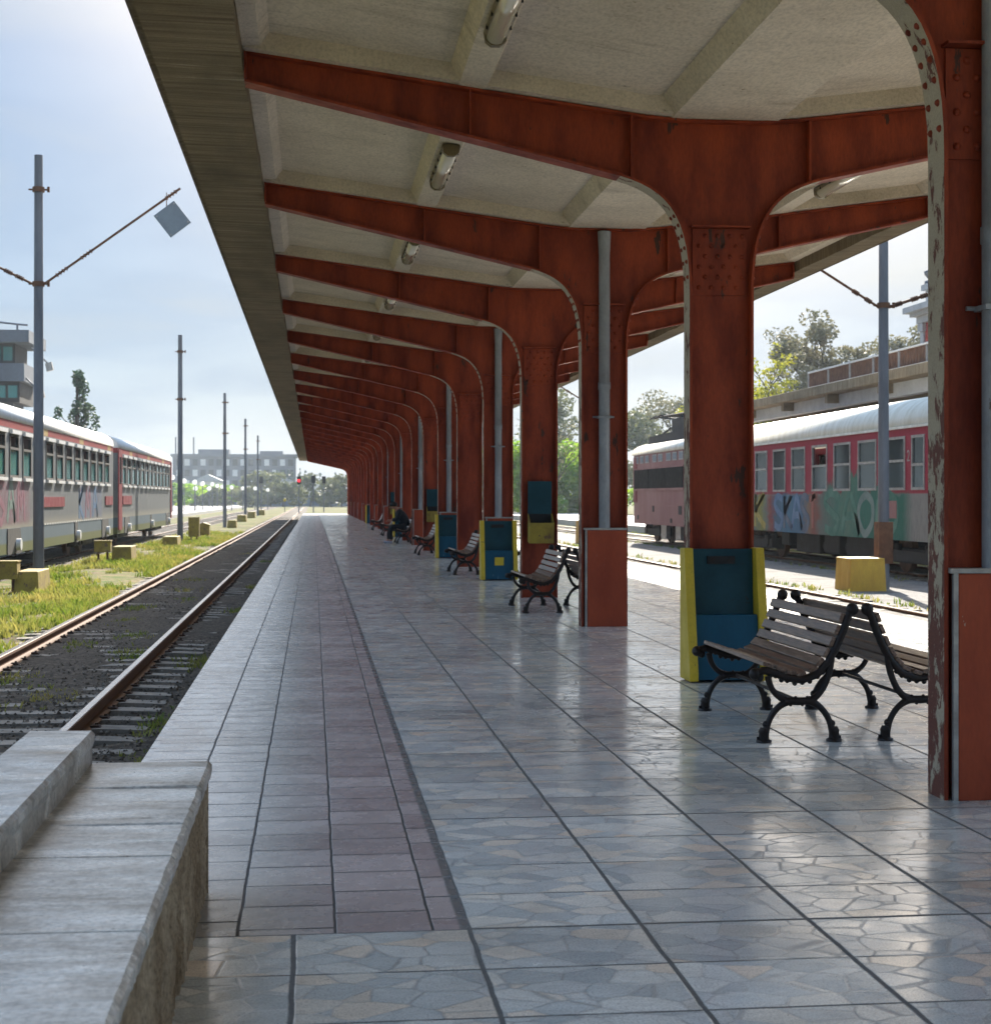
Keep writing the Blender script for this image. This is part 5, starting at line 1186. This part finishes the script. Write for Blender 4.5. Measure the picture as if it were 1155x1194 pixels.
nz = nt.nodes.new('ShaderNodeTexNoise'); nt.links.new(cb.outputs[0], nz.inputs['Vector']); nz.inputs['Scale'].default_value = .9; nz.inputs['Detail'].default_value = 6; nz.inputs['Roughness'].default_value = .5; nz.inputs['Distortion'].default_value = .3
mr = nt.nodes.new('ShaderNodeMapRange'); nt.links.new(nz.outputs['Fac'], mr.inputs['Value']); mr.inputs['From Min'].default_value = .42; mr.inputs['From Max'].default_value = .72; mr.inputs['To Min'].default_value = .82; mr.inputs['To Max'].default_value = .97
mx = nt.nodes.new('ShaderNodeMix'); mx.data_type = 'RGBA'; hz = nt.nodes.new('ShaderNodeMapRange'); nt.links.new(sp.outputs[2], hz.inputs['Value']); hz.inputs['From Min'].default_value = 0; hz.inputs['From Max'].default_value = .30; hz.inputs['To Min'].default_value = .93; hz.inputs['To Max'].default_value = 0
nt.links.new(mth('MAXIMUM', mr.outputs[0], hz.outputs[0]), mx.inputs[0]); nt.links.new(sky.outputs[0], mx.inputs[6]); cm = nt.nodes.new('ShaderNodeMix'); cm.data_type = 'RGBA'; cr_ = nt.nodes.new('ShaderNodeMapRange'); nt.links.new(nz.outputs['Fac'], cr_.inputs['Value']); cr_.inputs['From Min'].default_value = .44; cr_.inputs['From Max'].default_value = .66; nt.links.new(mth('MAXIMUM', cr_.outputs[0], mth('MULTIPLY', hz.outputs[0], .8)), cm.inputs[0]); cm.inputs[6].default_value = (1.45, 2.5, 4.2, 1); cm.inputs[7].default_value = (3.2, 3.8, 4.45, 1); nt.links.new(cm.outputs[2], mx.inputs[7])
up = nt.nodes.new('ShaderNodeMapRange'); nt.links.new(sp.outputs[2], up.inputs['Value']); up.inputs['From Min'].default_value = .32; up.inputs['From Max'].default_value = .75; up.inputs['To Min'].default_value = 1.; up.inputs['To Max'].default_value = 2.9  # extra overhead sky brightness, added to lift the shaded platform
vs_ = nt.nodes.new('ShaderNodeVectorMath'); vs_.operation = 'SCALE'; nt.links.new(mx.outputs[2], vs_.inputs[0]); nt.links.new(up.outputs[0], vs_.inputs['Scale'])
dt = nt.nodes.new('ShaderNodeVectorMath'); dt.operation = 'DOT_PRODUCT'; nt.links.new(tc_.outputs['Generated'], dt.inputs[0]); dt.inputs[1].default_value = sd
gl_ = mth('MULTIPLY', mth('POWER', mth('MAXIMUM', dt.outputs['Value'], 0.), 38.), 1.)
au = nt.nodes.new('ShaderNodeVectorMath'); au.operation = 'SCALE'; au.inputs[0].default_value = (78., 58., 33.); nt.links.new(gl_, au.inputs['Scale'])
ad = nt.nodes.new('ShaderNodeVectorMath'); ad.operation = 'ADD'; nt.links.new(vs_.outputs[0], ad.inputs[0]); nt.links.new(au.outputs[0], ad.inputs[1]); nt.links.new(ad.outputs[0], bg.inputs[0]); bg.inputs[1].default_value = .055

hm = bpy.data.materials.new('pale_air'); hm.use_nodes = True; hn = hm.node_tree.nodes; hn.remove(hn['Principled BSDF'])
pv = hn.new('ShaderNodeVolumePrincipled'); pv.inputs['Color'].default_value = (.80, .90, 1, 1); pv.inputs['Density'].default_value = .0004; pv.inputs['Anisotropy'].default_value = .2
hm.node_tree.links.new(pv.outputs[0], hn['Material Output'].inputs['Volume'])
mb = MB(); mb.box(-410, 410, -70, 910, -1.4, 22); struct('haze', mb, hm, 'pale blue air between the camera and the far horizon', 'haze', 'stuff')

cam = bpy.data.cameras.new('camera'); co_ = link('camera', cam); scene.camera = co_
co_.location = (0, 0, HC); co_.rotation_euler = (R(90), 0, -PSI)
cam.sensor_fit = 'HORIZONTAL'; cam.sensor_width = 36; cam.lens = 36 * FPX / 1155; cam.shift_y = (V0 - 597) / 1155
cam.clip_start = .05; cam.clip_end = 4000
cam.dof.use_dof = True; cam.dof.focus_distance = 9.5; cam.dof.aperture_fstop = 8.0
scene.view_settings.view_transform = 'Standard'; scene.view_settings.look = 'None'; scene.view_settings.exposure = 1.45; scene.view_settings.gamma = 1
scene.cycles.max_bounces = 8; scene.cycles.transparent_max_bounces = 12
scene.cycles.sample_clamp_indirect = 6
scene.cycles.use_denoising = True
